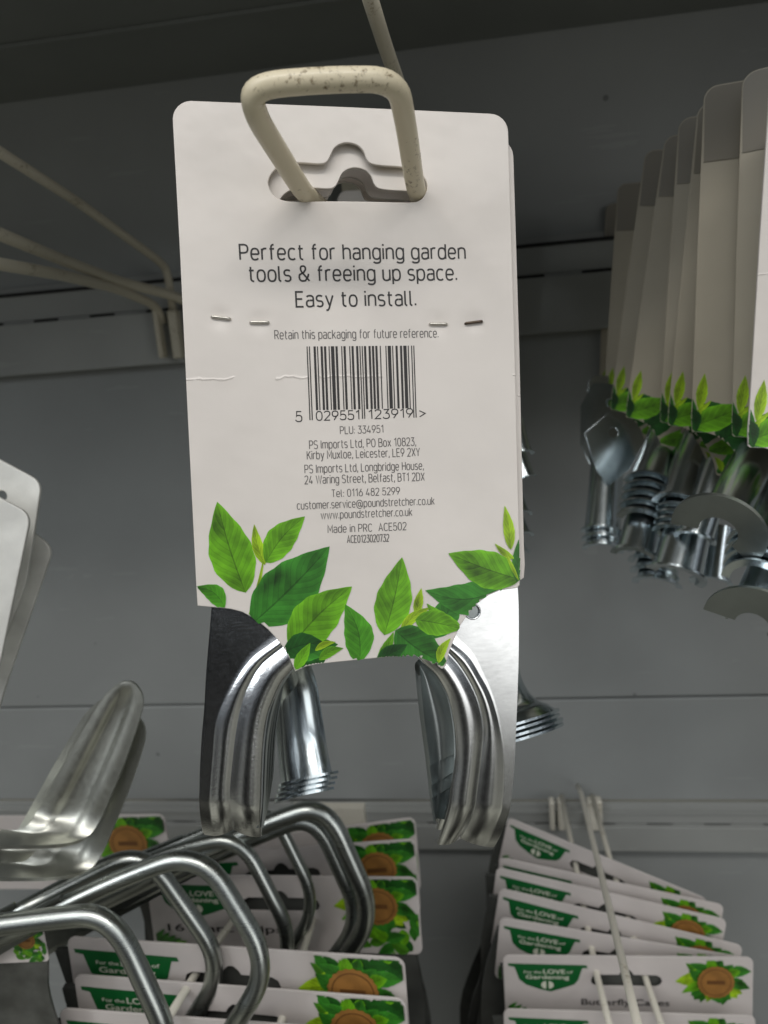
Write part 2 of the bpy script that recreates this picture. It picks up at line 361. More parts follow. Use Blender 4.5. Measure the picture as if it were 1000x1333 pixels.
# leaves printed on board: shapes in the board's own plane
LIME, MIDG, DARK, DEEP = (.26, .43, .012), (.10, .29, .008), (.028, .155, .014), (.010, .070, .008)
def inside(poly, x, y):
    c = False; j = len(poly) - 1
    for i in range(len(poly)):
        (xi, yi), (xj, yj) = poly[i], poly[j]
        if (yi > y) != (yj > y) and x < (xj - xi) * (y - yi) / (yj - yi + 1e-15) + xi: c = not c
        j = i
    return c
def leaves_mesh(name, specs, z, clip=None):
    V, Fc, UV, TI = [], [], [], []; nu, nv = 22, 12
    for k, (base, tip, wid, bend, col) in enumerate(specs):
        b, t = np.array(base, float), np.array(tip, float); ax = t - b; L = np.linalg.norm(ax); ax /= L; pr = np.array([-ax[1], ax[0]])
        off = len(V); zz = z + k * .00001
        for i in range(nu + 1):
            u = i / nu
            prof = (math.sin(math.pi * u ** .82) ** .85 if 0 < u < 1 else 0) * (1 - .25 * u ** 3); cen = b + ax * L * u + pr * bend * L * math.sin(math.pi * u)
            for j in range(nv + 1):
                w = j / nv * 2 - 1; wav = 1 + .03 * math.sin(u * 31 + k)
                p = cen + pr * w * prof * wid / 2 * wav
                V.append((p[0], p[1], zz)); UV.append((u, j / nv)); TI.append(col)
        for i in range(nu):
            for j in range(nv):
                a = off + i * (nv + 1) + j; q = [a, a + nv + 1, a + nv + 2, a + 1]
                if clip:
                    ok = inside(clip, sum(V[x][0] for x in q) / 4, sum(V[x][1] for x in q) / 4)
                    if not ok: continue
                Fc.append(q)
    me = newmesh(name, V, Fc, M_leaf, False); uvl = me.uv_layers.new(name='leaf'); at_ = me.attributes.new('tint', 'FLOAT_COLOR', 'POINT')
    for i, c in enumerate(TI): at_.data[i].color = (*c, 1)
    for lp in me.loops: uvl.data[lp.index].uv = UV[lp.vertex_index]
    bm = bmesh.new(); bm.from_mesh(me)                     # every printed face looks out of the board
    for f in bm.faces:
        f.normal_update()
        if f.normal.z < 0: f.normal_flip()
    bm.to_mesh(me); bm.free(); return me

# ------------------------------------------------------------------ a plain monoline alphabet (capitals 1 tall)
XH = .74
def se(cx, cy, rx, ry, a0, a1, n=2.5, k=None):
    k = k or max(6, int(abs(a1 - a0) / 9)); o = []
    for a in np.radians(np.linspace(a0, a1, k + 1)):
        c, q = math.cos(a), math.sin(a); o.append((cx + rx * math.copysign(abs(c) ** (2 / n), c), cy + ry * math.copysign(abs(q) ** (2 / n), q)))
    return o
def glyph(ch):
    h = XH; r = .23; m = h / 2
    bowl = se(r, m, r, m, 0, 360)
    G = {
     'o': (.46, [bowl]), 'c': (.41, [se(r, m, r, m, 48, 312)]), 'e': (.46, [se(r, m, r, m, 0, 318), [(0, m), (.46, m)]]),
     'a': (.42, [[(.42, 0), (.42, m)] + se(.21, h - .22, .21, .22, 0, 150)[0:], se(.20, .21, .20, .21, 92, 268) + [(.30, .01), (.42, .10)], [(.20, .42), (.42, .42)]]),
     'b': (.46, [[(0, 0), (0, 1)], bowl]), 'd': (.46, [[(.46, 0), (.46, 1)], bowl]), 'p': (.46, [[(0, h), (0, -.26)], bowl]), 'q': (.46, [[(.46, h), (.46, -.26)], bowl]),
     'g': (.46, [bowl, [(.46, h), (.46, -.06)] + se(.23, -.06, .23, .20, 0, -150)]),
     'h': (.43, [[(0, 0), (0, 1)], se(.215, h - .27, .215, .27, 180, 0) + [(.43, 0)]]), 'n': (.43, [[(0, 0), (0, h)], se(.215, h - .27, .215, .27, 180, 0) + [(.43, 0)]]),
     'm': (.72, [[(0, 0), (0, h)], se(.18, h - .24, .18, .24, 180, 0) + [(.36, 0)], se(.54, h - .24, .18, .24, 180, 0) + [(.72, 0)]]),
     'r': (.27, [[(0, 0), (0, h)], se(.20, h - .26, .20, .26, 180, 70)]), 'u': (.43, [[(.43, 0), (.43, h)], [(0, h)] + se(.215, .27, .215, .27, 180, 360)]),
     'f': (.30, [[(.10, 0), (.10, .78)] + se(.30, .78, .20, .22, 180, 95), [(0, h - .02), (.29, h - .02)]]), 't': (.30, [[(.10, .96), (.10, .22)] + se(.30, .22, .20, .22, 180, 268), [(0, h - .02), (.29, h - .02)]]),
     'l': (.13, [[(0, 1), (0, .17)] + se(.15, .17, .15, .17, 180, 265)]), 'i': (.01, [[(0, 0), (0, h)], [(0, .90), (0, 1.02)]]), 'k': (.42, [[(0, 0), (0, 1)], [(.40, h), (.02, .30)], [(.14, .43), (.42, 0)]]),
     's': (.38, [se(.19, h - .185, .19, .185, 35, 255, 2.3) + [(.19, m)] + se(.19, .185, .19, .185, 75, -145, 2.3)]),
     'v': (.44, [[(0, h), (.22, 0), (.44, h)]]), 'y': (.44, [[(0, h), (.22, .04)], [(.44, h), (.17, -.16), (.10, -.25), (0, -.26)]]), 'w': (.70, [[(0, h), (.175, 0), (.35, h), (.525, 0), (.70, h)]]), 'x': (.42, [[(0, h), (.42, 0)], [(.42, h), (0, 0)]]),
     'P': (.48, [[(0, 0), (0, 1), (.22, 1)] + se(.22, .73, .26, .27, 90, -90) + [(0, .46)]]), 'E': (.44, [[(.44, 1), (0, 1), (0, 0), (.44, 0)], [(0, .52), (.38, .52)]]), 'R': (.50, [[(0, 0), (0, 1), (.22, 1)] + se(.22, .74, .26, .26, 90, -90) + [(0, .48)], [(.24, .48), (.50, 0)]]),
     'L': (.42, [[(0, 1), (0, 0), (.42, 0)]]), 'U': (.50, [[(0, 1)] + se(.25, .28, .25, .28, 180, 360) + [(.50, 1)]]), 'S': (.48, [se(.24, .75, .24, .25, 30, 255, 2.3) + [(.24, .5)] + se(.24, .25, .24, .25, 75, -150, 2.3)]), 'O': (.54, [se(.27, .5, .27, .5, 0, 360)]), 'C': (.50, [se(.27, .5, .27, .5, 42, 318)]),
     'B': (.50, [[(0, .53), (.24, .53)] + se(.24, .765, .22, .235, -90, 90) + [(0, 1), (0, 0), (.24, 0)] + se(.24, .265, .26, .265, -90, 90)]), 'D': (.52, [[(.0, 0), (0, 1), (.22, 1)] + se(.22, .5, .30, .5, 90, -90) + [(0, 0)]]), 'T': (.48, [[(0, 1), (.48, 1)], [(.24, 1), (.24, 0)]]),
     'K': (.50, [[(0, 0), (0, 1)], [(.48, 1), (.02, .42)], [(.17, .60), (.50, 0)]]), 'M': (.62, [[(0, 0), (0, 1), (.31, .28), (.62, 1), (.62, 0)]]), 'W': (.80, [[(0, 1), (.20, 0), (.40, 1), (.60, 0), (.80, 1)]]), 'X': (.50, [[(0, 1), (.50, 0)], [(.50, 1), (0, 0)]]), 'Y': (.50, [[(0, 1), (.25, .45), (.50, 1)], [(.25, .45), (.25, 0)]]),
     'A': (.54, [[(0, 0), (.27, 1), (.54, 0)], [(.10, .30), (.44, .30)]]), 'H': (.50, [[(0, 0), (0, 1)], [(.5, 0), (.5, 1)], [(0, .52), (.5, .52)]]), 'I': (.02, [[(0, 0), (0, 1)]]),
     '0': (.48, [se(.24, .5, .24, .5, 0, 360)]), '1': (.30, [[(.02, .80), (.24, 1), (.24, 0)]]), '2': (.46, [se(.23, .74, .23, .26, 165, -28) + [(0, 0), (.46, 0)]]), '3': (.46, [[(.03, 1), (.43, 1), (.20, .60)] + se(.21, .29, .25, .30, 85, -160)]), '4': (.50, [[(.36, 0), (.36, .44)], [(.27, 1), (0, .22), (.50, .22)]]),
     '5': (.46, [[(.42, 1), (.06, 1), (.03, .52)] + se(.21, .31, .25, .31, 120, -160)]), '6': (.48, [se(.24, .30, .24, .30, 0, 360), [(.34, 1), (.04, .42)]]), '7': (.44, [[(0, .86), (0, 1), (.44, 1), (.16, 0)]]), '8': (.48, [se(.24, .28, .24, .28, 0, 360), se(.24, .77, .20, .23, 0, 360)]), '9': (.48, [se(.24, .70, .24, .30, 0, 360), [(.14, 0), (.44, .58)]]),
     '.': (.02, [[(0, 0), (0, .13)]]), ',': (.05, [[(.05, .12), (0, -.14)]]), ':': (.02, [[(0, 0), (0, .13)], [(0, .52), (0, .65)]]), '>': (.44, [[(0, .74), (.44, .40), (0, .06)]]),
     '&': (.62, [[(.62, 0), (.14, .64)] + se(.25, .82, .15, .18, 205, -25) + [(.30, .60), (.10, .46)] + se(.24, .26, .24, .26, 140, 300) + [(.54, .30), (.58, .48)]]),
     '@': (.95, [se(.47, .38, .47, .55, -50, 300, 2.1), se(.45, .37, .19, .25, 0, 360), [(.66, .62), (.62, .20), (.72, .10), (.84, .18)]]),
    }
    return G[ch]
def stroke_text(body, x0, x1, yb, cap, wt, mt, z, ang=0, gap=.20):
    """words drawn in strokes wt (of a capital) wide, fitted between x0 and x1"""
    pen = 0; S_ = []
    for ch in body:
        if ch == ' ': pen += .34; continue
        w, st = glyph(ch)
        for k, q in enumerate(st): S_.append(([(pen + x, y) for x, y in q], k))
        pen += w + gap
    pen -= gap; sx = (x1 - x0) / pen; V, Fc = [], []; ca, sa = math.cos(ang), math.sin(ang)
    for q, k in S_:
        P = np.array([(x * sx, y * cap) for x, y in q]); keep = [0] + [i for i in range(1, len(P)) if np.linalg.norm(P[i] - P[i - 1]) > 1e-7]; P = P[keep]; n = len(P)
        closed = np.linalg.norm(P[0] - P[-1]) < cap * .02; D = np.diff(P, axis=0); D /= np.linalg.norm(D, axis=1)[:, None]
        hw = wt * cap / 2 * min(1, (.55 + .45 * sx / cap)); off = len(V)
        for i in range(n):
            a = D[i - 1] if i > 0 else (D[-1] if closed else D[0]); b = D[i] if i < n - 1 else (D[0] if closed else D[-1])
            t = nrm(a + b + 1e-9); nn = np.array([-t[1], t[0]]); l = hw / max(.45, float(t @ b))
            for sg in (1, -1):
                p = P[i] + nn * l * sg; V.append((x0 + p[0] * ca - p[1] * sa, yb + p[0] * sa + p[1] * ca, z + k * 8e-6))
        for i in range(n - 1): a = off + 2 * i; Fc.append([a, a + 1, a + 3, a + 2])
    return newmesh('t', V, Fc, mt, False)

# ------------------------------------------------------------------ the shop fixture behind
def slab(name, lo, hi, mt, label, bev=.0):
    v, f = box(lo, hi); o = obj(name, newmesh(name, v, f, mt, False)); tag(o, label, None, None, 'structure')
    if bev:
        b = o.modifiers.new('bevel', 'BEVEL'); b.width = bev; b.segments = 2
    return o
PX0, PX1 = -1.0, .95
slab('back_panel', (PX0, .600, .002), (PX1, .612, .330), M_panel, 'grey painted steel back panel above the upper slotted rail', .001)
slab('back_panel', (PX0, .600, -.3215), (PX1, .612, -.002), M_panel, 'grey painted steel back panel between upper rail and seam', .0012)
slab('back_panel', (PX0, .600, -.425), (PX1, .612, -.3235), M_panel, 'grey painted steel back panel below the seam', .0012)
slab('back_panel', (PX0, .6005, -1.05), (PX1, .612, -.47), M_panel, 'grey painted steel back panel below the lower rail', .001)
def rail(z0, z1, label, gap=None):
    t = thing('slotted_rail', label, 'rail', (0, .59, z0), 'slotted rails on the back panel'); O = np.array([0, .59, z0])
    H = z1 - z0
    parts = [box((PX0, -.002, 0), (PX1, .0098, H * .60)), box((PX0, .0036, H * .600), (PX1, .0098, H * .632)), box((PX0, .002, H * .633), (PX1, .0098, H - .005)), box((PX0, .006, H - .0045), (PX1, .0098, H + .002))]
    x = PX0 + .01
    while x < PX1 - .05:                                            # webs between the slots
        parts.append(box((x, .0012, H * .6005), (x + .028, .0024, H * .6325))); x += .050
    v, f = merge(parts); o = obj('rail_body', newmesh('rail_body', v, f, M_rail, False), t)
    b = o.modifiers.new('bevel', 'BEVEL'); b.width = .0006; b.segments = 2
    v, f = box((PX0, -.0012, H * .575), (PX1, -.0005 + .0030, H * .62)) if False else box((PX0, .0026, H * .602), (PX1, .0034, H * .632)); obj('slot_row', newmesh('slot_row', v, f, M_dark, False), t)
    v, f = box((PX0, .0005, H - .0055), (PX1, .0059, H - .003)); obj('top_gap', newmesh('top_gap', v, f, gap or M_dark, False), t)
rail(-.004, .066, 'upper grey slotted rail behind the hanging white card')
rail(-.470, -.428, 'lower grey slotted rail above the butterfly packs', M_rail)
# the shelf overhead shades everything hung deep on the pegs
t = thing('overhead_shelf', 'dark grey steel shelf overhead, at the top of the photo', 'shelf', (0, .598, .208))
v, f = merge([box((PX0, -.385, .0), (PX1, .0019, .002)), box((PX0, -.385, -.0), (PX1, -.383, .035))]); obj('shelf_tray', newmesh('shelf_tray', v, f, M_shelf, False), t)
v, f = box((PX0, -.098, -.0025), (PX1, -.0945, -.0003)); obj('shelf_crease', newmesh('shelf_crease', v, f, M_shelf, False), t)

# ------------------------------------------------------------------ the pack in the middle
PW = .10
wx = nrm([.96130459, .26613116, -.07118779]); dn = nrm([-.02050001, -.18597765, -.9823401]); dn = nrm(dn - wx * (dn @ wx)); NV = -np.cross(wx, dn); up = -dn
TL = np.array([-0.08098362, 0.22233108, 0.07166125])
def uv(px, py, off=0):
    """where the line of sight meets the card's plane, in the card's own metres"""
    r = ray(px, py); q = r * (((TL + NV * off) @ NV) / (r @ NV)) - TL
    return np.array([q @ wx, q @ up])
C0 = uv(452, 240); ROOT = TL + wx * C0[0] + up * C0[1]
def cl(px, py):
    q = uv(px, py) - C0; return (float(q[0]), float(q[1]))
def loc3(p):
    q = np.asarray(p) - ROOT; return np.array([q @ wx, q @ up, q @ NV])
def basis(x, y, z, o):
    mm = Matrix.Identity(4)
    for i in range(3): mm[i][0], mm[i][1], mm[i][2], mm[i][3] = x[i], y[i], z[i], o[i]
    return mm
MAIN = basis(wx, up, NV, ROOT)
def smooth_loop(pts, n=3):
    P = np.array([cl(*p) for p in pts]); k = len(P); out = []
    for i in range(k):
        a, b, c, d = P[i - 1], P[i], P[(i + 1) % k], P[(i + 2) % k]
        for f in np.arange(n) / n: out.append(tuple(.5 * (2 * b + (c - a) * f + (2 * a - 5 * b + 4 * c - d) * f * f + (3 * b - a - 3 * c + d) * f ** 3)))
    return out
CT = .0011
def arc_px(cx, cy, r, a0, a1, n=7): return [(cx + r * math.cos(math.radians(a)), cy - r * math.sin(math.radians(a))) for a in np.linspace(a0, a1, n)]
outline = arc_px(249, 156, 22.5, 180, 92) + [(450, 141.5)] + arc_px(637, 173, 23, 88, 2) + [(664, 300), (668, 430), (671.5, 580), (674.5, 700), (676, 737), (675, 761), (672, 764), (650, 767), (636, 773), (622, 783), (609, 797), (598, 813), (590, 831), (583, 848), (579, 866), (575, 869), (571, 866), (569, 861), (563, 863), (558, 858), (550, 857), (546, 852), (530, 852), (500, 854), (480, 856), (440, 860), (412, 863), (398, 866), (385, 872), (380, 860), (373, 846), (363, 832), (350, 818), (334, 805), (316, 795), (300, 791), (258.5, 787), (257, 760), (246, 540), (236, 330)]
hole = [(348, 240), (352, 227), (362, 217), (376, 212), (392, 211.5), (414, 213), (424, 211), (429, 203), (434, 193), (443, 187), (454, 185.5), (466, 189), (474, 197), (478, 207), (484, 213), (500, 215.5), (522, 217), (540, 221), (553, 231), (557, 244), (553, 256), (545, 263.5), (530, 265.5), (480, 264.5), (430, 264), (385, 264.5), (366, 262), (354, 254)]
cardp = [cl(*p) for p in outline]; holep = smooth_loop(hole)
crease_y = cl(330, 492)[1]
M_card = card_material('white_board', (.735, .69, .645), crease_y, .33, [cl(288, 414.5), cl(338, 420.5), cl(570, 422.5), cl(616, 420.5)])
M_card_edge = card_material('worn_white_board', (.66, .62, .56), None, .12)
ME_card = poly_mesh('backing_card', [cardp, holep], CT, M_card, 0, .0003)
ysh = cl(450, 660)[1]
ME_cards = poly_mesh('backing_card', [[(x, y if y > ysh else ysh + (y - ysh) * .70) for x, y in cardp], holep], CT, M_card, 0, .0003)   # nested cards, trimmed shorter
xm2 = cl(237, 400)[0] + cl(666, 400)[0]
cardf = [(xm2 - x, y) for x, y in cardp][::-1]; holef = [(xm2 - x, y) for x, y in holep][::-1]
M_cardf = card_material('buff_board', (.44, .40, .315), None, .42)  # white board with shade put into its colour, for packs behind the foremost
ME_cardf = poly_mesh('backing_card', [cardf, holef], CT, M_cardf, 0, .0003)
ME_cardw = poly_mesh('backing_card', [cardf, holef], CT, M_card, 0, .0003)
px_m = PW / 433.0
TZ = CT / 2 + .00008
def line_text(body, x0, x1, y0, y1, cap_px, mt, thin=0):
    a, b = np.array(cl(x0, y0)), np.array(cl(x1, y1)); d = b - a
    return stroke_text(body, a[0], a[0] + np.linalg.norm(d), a[1], cap_px * px_m, thin, mt, TZ, math.atan2(d[1], d[0]))
big = [line_text('Perfect for hanging garden', 313, 605, 339, 337.5, 19, M_black, .118), line_text('tools & freeing up space.', 325, 594, 367, 365, 19, M_black, .118), line_text('Easy to install.', 386, 541, 400, 398, 19, M_black, .118)]
ME_big = join_meshes('slogan_text', big, M_black)
sm = [('Retain this packaging for future reference.', 358, 570, 442, 439.5, 11), ('PLU: 334951', 443, 499, 565, 563, 9.5), ('PS Imports Ltd, PO Box 10823,', 403, 541, 584.5, 580, 10.5), ('Kirby Muxloe, Leicester, LE9 2XY', 400, 546, 598, 593.5, 10.5),
      ('PS Imports Ltd, Longbridge House,', 397, 551, 616, 611, 10.5), ('24 Waring Street, Belfast, BT1 2DX', 397, 552, 630, 625.5, 10.5), ('Tel: 0116 482 5299', 432, 520, 647, 643.5, 9.5), ('customer.service@poundstretcher.co.uk', 387, 565, 663, 656.5, 10),
      ('www.poundstretcher.co.uk', 418, 536, 675.5, 671, 10), ('Made in PRC', 427, 484, 693.5, 691.5, 10), ('ACE502', 493, 528.5, 691, 689.5, 10), ('ACE0123020732', 452, 506, 706.5, 704.5, 9.5)]
ME_small = join_meshes('address_text', [line_text(b, x0, x1, y0, y1, c, M_ink, .112 if i < 11 else .14) for i, (b, x0, x1, y0, y1, c) in enumerate(sm)], M_ink)
# EAN-13 bars
Lc = ['0001101', '0011001', '0010011', '0111101', '0100011', '0110001', '0101111', '0111011', '0110111', '0001011']
def ean(s):
    par = {'5': 'LGGLLG'}[s[0]]; out = '101'
    for d, p in zip(s[1:7], par):
        c = Lc[int(d)]; out += c if p == 'L' else ''.join('1' if q == '0' else '0' for q in c)[::-1]
    out += '01010'
    for d in s[7:]: out += ''.join('1' if q == '0' else '0' for q in Lc[int(d)])
    return out + '101'
bits = ean('5029551123919'); V, Fc = [], []
a, b = np.array(cl(399, 451.5)), np.array(cl(539, 450)); mod = np.linalg.norm(b - a) / 95
yb = cl(470, 533)[1]; yg = cl(470, 545.5)[1]; i = 0
while i < 95:
    if bits[i] == '1':
        j = i
        while j < 95 and bits[j] == '1': j += 1
        g = i < 3 or i >= 92 or 45 <= i < 50; x0, x1 = a[0] + i * mod, a[0] + j * mod - mod * .06
        n = len(V); V += [(x0, yg if g else yb, TZ), (x1, yg if g else yb, TZ), (x1, a[1], TZ), (x0, a[1], TZ)]; Fc.append([n, n + 1, n + 2, n + 3]); i = j
    else: i += 1
bars = newmesh('bars', V, Fc, M_black, False)
dg = [line_text('5', 385.5, 393, 549, 549, 13, M_black, .11), line_text('029551', 412, 468, 547.5, 546, 11.6, M_black, .12), line_text('123919', 480, 537, 545.5, 543.5, 11.6, M_black, .12), line_text('>', 546, 553.5, 543.5, 543, 12, M_black, .11)]
ME_bar = join_meshes('barcode', [bars] + dg, M_black)
def lf(bx, by, tx, ty, w, bend, col): return (cl(bx, by), cl(tx, ty), w * px_m, bend, col)
M1 = [lf(420, 866, 386, 830, 40, .05, DEEP), lf(372, 848, 440, 838, 34, .0, DARK), lf(560, 830, 600, 770, 40, 0, DARK), lf(500, 862, 560, 842, 26, 0, DARK), lf(321, 812, 345, 716, 5, -.03, LIME), lf(320, 771, 283, 653, 57, .02, MIDG), lf(345, 735, 331, 682, 15, .05, LIME), lf(346, 732, 397, 672, 38, .06, MIDG), lf(328, 812, 429, 711, 74, -.02, DARK),
      lf(377, 844, 458, 763, 60, .04, MIDG), lf(468, 862, 449, 786, 40, -.10, (.05, .22, .01)), lf(368, 850, 425, 838, 34, .1, DEEP), lf(384, 871, 404, 836, 16, .0, MIDG), lf(410, 846, 437, 835, 9, .1, LIME), lf(415, 858, 447, 843, 14, .1, MIDG),
      lf(293, 790, 256, 763, 24, -.15, (.05, .22, .01)), lf(492, 858, 512, 822, 14, -.05, MIDG), lf(500, 826, 523, 725, 50, -.02, MIDG), lf(541, 800, 548, 765, 13, 0, LIME), lf(520, 824, 560, 790, 14, .1, LIME),
      lf(655, 764, 553, 768, 46, .13, DARK), lf(600, 818, 555, 785, 22, .1, MIDG), lf(514, 820, 582, 864, 56, -.05, DARK), lf(540, 806, 600, 818, 36, .02, MIDG), lf(570, 862, 586, 830, 13, .1, LIME), lf(490, 860, 530, 838, 24, .0, DEEP),
      lf(676, 754, 583, 720, 52, .02, MIDG), lf(664, 715, 656, 658, 16, -.02, LIME), lf(672, 757, 675, 700, 18, .0, DARK), lf(668, 727, 643, 707, 9, .05, LIME), lf(674, 755, 655, 715, 5, .0, LIME)]
ME_leaf = leaves_mesh('leaf_print', M1, TZ, cardp)
MF = [((xm2 - b_[0], b_[1]), (xm2 - t_[0], t_[1]), w_, -bd_, c_) for b_, t_, w_, bd_, c_ in M1[21:]]
lm = lambda bx, by, tx, ty, w, bend, col: ((xm2 - cl(bx, by)[0], cl(bx, by)[1]), (xm2 - cl(tx, ty)[0], cl(tx, ty)[1]), w * px_m, bend, col)
MF = [lm(676, 745, 600, 740, 56, .1, DEEP), lm(678, 770, 640, 735, 40, .1, DARK), lm(640, 800, 560, 760, 60, .1, DEEP)] + MF + [lm(664, 722, 655, 655, 20, -.02, LIME), lm(676, 720, 668, 765, 30, 0, DEEP)]
ME_leaff = leaves_mesh('leaf_print', MF, TZ, cardf)
def staple_mesh():
    v, f = sweep(rounded_path([(-.0026, 0, -.0006), (-.0026, 0, .0006), (.0026, 0, .0006), (.0026, 0, -.0006)], .0007, 5), .00042, 8); return v, f

# pressed steel hooks: columns across the sheet, rows down it (pixels of the photograph, lifted off the card's plane)
def hook_mesh(name, rows, inner_dx, mt):
    C = [cr_interp(np.array([r[j] for r in rows], float), 64) for j in range(4)]; out = []
    for k in range(64):
        t = k / 63; O, P, G, I = (c[k] for c in C); bend = -.0052 * max(0, (t - .84) / .16) ** 2; r = []
        for u in np.linspace(0, 1, 9)[:-1]: r.append((O * (1 - u) + P * u, 0))
        for u in np.linspace(0, 1, 15)[:-1]: r.append((P * (1 - u) + G * u, .0010 * math.sin(math.pi * u ** 1.15)))
        for u in np.linspace(0, 1, 20): r.append((G * (1 - u) + I * u, .0020 * math.sin(math.pi * min(1, u * .86)) - .0004 * u))
        row = []
        for p, w in r + [(I + np.array([inner_dx, 0]), -.0008)]:
            q = uv(p[0], p[1]) - C0; row.append((q[0], q[1], w + bend - .0022))
        out.append(row)
    out = np.array(out)
    if out[0, 0, 0] > out[0, -1, 0]: out = out[:, ::-1]
    return sheet(out[::-1], 64, out.shape[1], .0009, name, mt)
LH = [((279, 772), (372, 818), (380, 826), (400, 852)), ((278, 790), (363, 832), (370, 842), (384, 870)), ((275, 830), (329, 857), (340, 868), (368, 888)), ((272, 865), (308, 883), (322, 898), (357, 910)), ((269, 905), (291, 914), (312, 929), (348, 936)),
      ((267, 943), (280, 943), (306, 962), (343, 970)), ((263, 990), (276, 988), (302, 998), (341, 1005)), ((261, 1030), (273, 1026), (299, 1032), (340, 1040)), ((260.5, 1056), (272, 1056), (300, 1056), (339, 1062)), ((263, 1102), (277, 1104), (302, 1095), (339, 1104))]
RH = [((674, 752), (572, 820), (566, 832), (540, 850)), ((676, 785), (585, 834), (581, 847), (553, 864)), ((676.5, 830), (611, 855), (600, 868), (571, 882)), ((676, 870), (627, 880), (616, 894), (586, 909)), ((674.5, 915), (641, 906), (627, 922), (593, 939)),
      ((673, 955), (652, 942), (632, 954), (596, 968)), ((671, 1000), (659, 985), (629, 994), (596, 998)), ((667.5, 1040), (659, 1030), (624, 1034), (592, 1030)), ((663, 1070), (654, 1066), (620, 1062), (588, 1060)), ((652, 1118), (640, 1117), (607, 1106), (578, 1114))]
ME_lh = hook_mesh('hook_plate', LH, 2, M_zinc); ME_rh = hook_mesh('hook_plate', RH, -2, M_zinc3)
def hole_ring(): 
    v, f = sweep(np.array([(math.cos(a) * .0024, math.sin(a) * .0024, 0) for a in np.linspace(0, 2 * math.pi, 25)]), .0003, 8, False); return v, f
def arm_local(path, rads, facing, **kw):
    P = [loc3(p) for p in path]; fc = np.array([np.dot(facing, wx), np.dot(facing, up), np.dot(facing, NV)])
    return trough('hook_arm', P, rads, fc, M_zinc2, **kw)
LA, LF = arm_local([atd(374, 826, .262), atd(388, 880, .272), atd(398, 950, .272), atd(408, 1012, .266)], [.0074, .0086, .0094, .0100], np.array([-.30, -1, .1]), flange=.0032, half=80)
RA, RF = arm_local([atd(632, 830, .287), atd(640, 880, .2885), atd(647, 918, .288), atd(654, 942, .2862)], [.0095, .0110, .0150, .0215], np.array([1, -.35, .1]), flange=.0016, half=92)


def lip_mesh(Lc_, Rc_, bot, w0, dip, nm='inner_lip'):
    """the turned-in inner edge of a pressed hook, hollow across, its lower end rounded"""
    rows = []
    for k in np.linspace(0, 1, 12):
        a, b = cr_interp(Lc_, 101)[int(k * 100)], cr_interp(Rc_, 101)[int(k * 100)]; r = []
        for u in np.linspace(0, 1, 9):
            p = a * (1 - u) + b * u + np.array([0, bot * k ** 6 * math.sin(math.pi * u)]); q = uv(p[0], p[1]) - C0
            r.append((q[0], q[1], w0 - dip * math.sin(math.pi * u)))
        rows.append(r)
    if rows[0][0][0] > rows[0][-1][0]: rows = [r[::-1] for r in rows]
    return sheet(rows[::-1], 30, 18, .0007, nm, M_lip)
RLIP = []
for j, (yl, yr, dp) in enumerate(((1004, 988, 7), (1032, 1015, 9), (1052, 1038, 9), (1088, 1084, 5))):
    fl_ = [(551, 884), (552, 900), (556, 940), (562, 985), (567, 1025), (571, 1060), (577, 1095)]; fr_ = [(556, 866), (574, 886), (595, 940), (599, 985), (596, 1025), (591, 1060), (582, 1095)]
    def cut(c, y): 
        c = cr_interp(c, 200); return c[c[:, 1] <= y]
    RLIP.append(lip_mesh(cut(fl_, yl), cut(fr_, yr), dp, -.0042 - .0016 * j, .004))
LLIP = []
for j, dx in enumerate((4, 8, 12, 16)):
    b_ = np.array([(384, 868), (361, 902), (349, 936), (343, 972), (341, 1005), (340, 1040), (339, 1085)], float); g_ = np.array([0, .55, 1, 1, .95, .85, .3]) * dx
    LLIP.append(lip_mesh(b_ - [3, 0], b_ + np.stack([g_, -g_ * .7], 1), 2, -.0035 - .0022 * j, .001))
GP = 'hook packs on the middle peg'
def hook_pack(label, matrix, group, full=True, hooks=True, nest=0, front=False):
    t = thing('hook_pack', label, 'hook pack', (0, 0, 0), group, matrix)
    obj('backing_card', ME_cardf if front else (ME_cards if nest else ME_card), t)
    if not nest: obj('leaf_print', ME_leaff if front else ME_leaf, t)
    if full:
        obj('slogan_text', ME_big, t); obj('address_text', ME_small, t); obj('barcode', ME_bar, t)
        for (sx, sy, rot, mt) in ((288, 414.5, -.12, M_staple), (338, 420.5, 0, M_staple), (570, 422.5, 0, M_staple), (616, 420.5, .12, M_rust)):
            v, f = staple_mesh(); o = obj('staple', newmesh('staple', v, f, mt), t); x, y = cl(sx, sy); o.location = (x, y, CT / 2); o.rotation_euler = (0, 0, rot)
            if mt is M_rust: o['label'] = 'rusty dark staple nearest the right edge'
    if hooks:
        for me, (ar, fl), lp_ in ((ME_lh, (LA, LF), LLIP[nest]), (ME_rh, (RA, RF), RLIP[nest])):
            h = obj('hook_plate', me, t); obj('inner_lip', lp_, h); obj('hook_arm', ar, h); obj('end_flange', fl, h)
    return t
main = hook_pack('white card of two steel tool hooks, nearest the camera with barcode and slogan showing', MAIN, GP)
rings = []
v, f = hole_ring(); o = obj('screw_hole', newmesh('screw_hole', v, f, M_zinc), [c for c in main.children if c.name.startswith('hook_plate')][1]); q = uv(617, 797) - C0; o.location = (q[0], q[1], -.0012)
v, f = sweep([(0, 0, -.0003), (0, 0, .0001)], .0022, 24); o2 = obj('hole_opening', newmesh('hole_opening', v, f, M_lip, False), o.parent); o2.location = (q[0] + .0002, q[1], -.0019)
def behind(k, dx, dy):
    return basis(wx, up, NV, ROOT - NV * (.0062 * k - (.0036 if k == 1 else 0)) + wx * dx + up * dy)
lab = ['white hook pack directly behind the front card, showing glossy through its slot', 'white hook pack second behind the front card, mostly hidden', 'white hook pack third behind the front card, rearmost of the nested four']
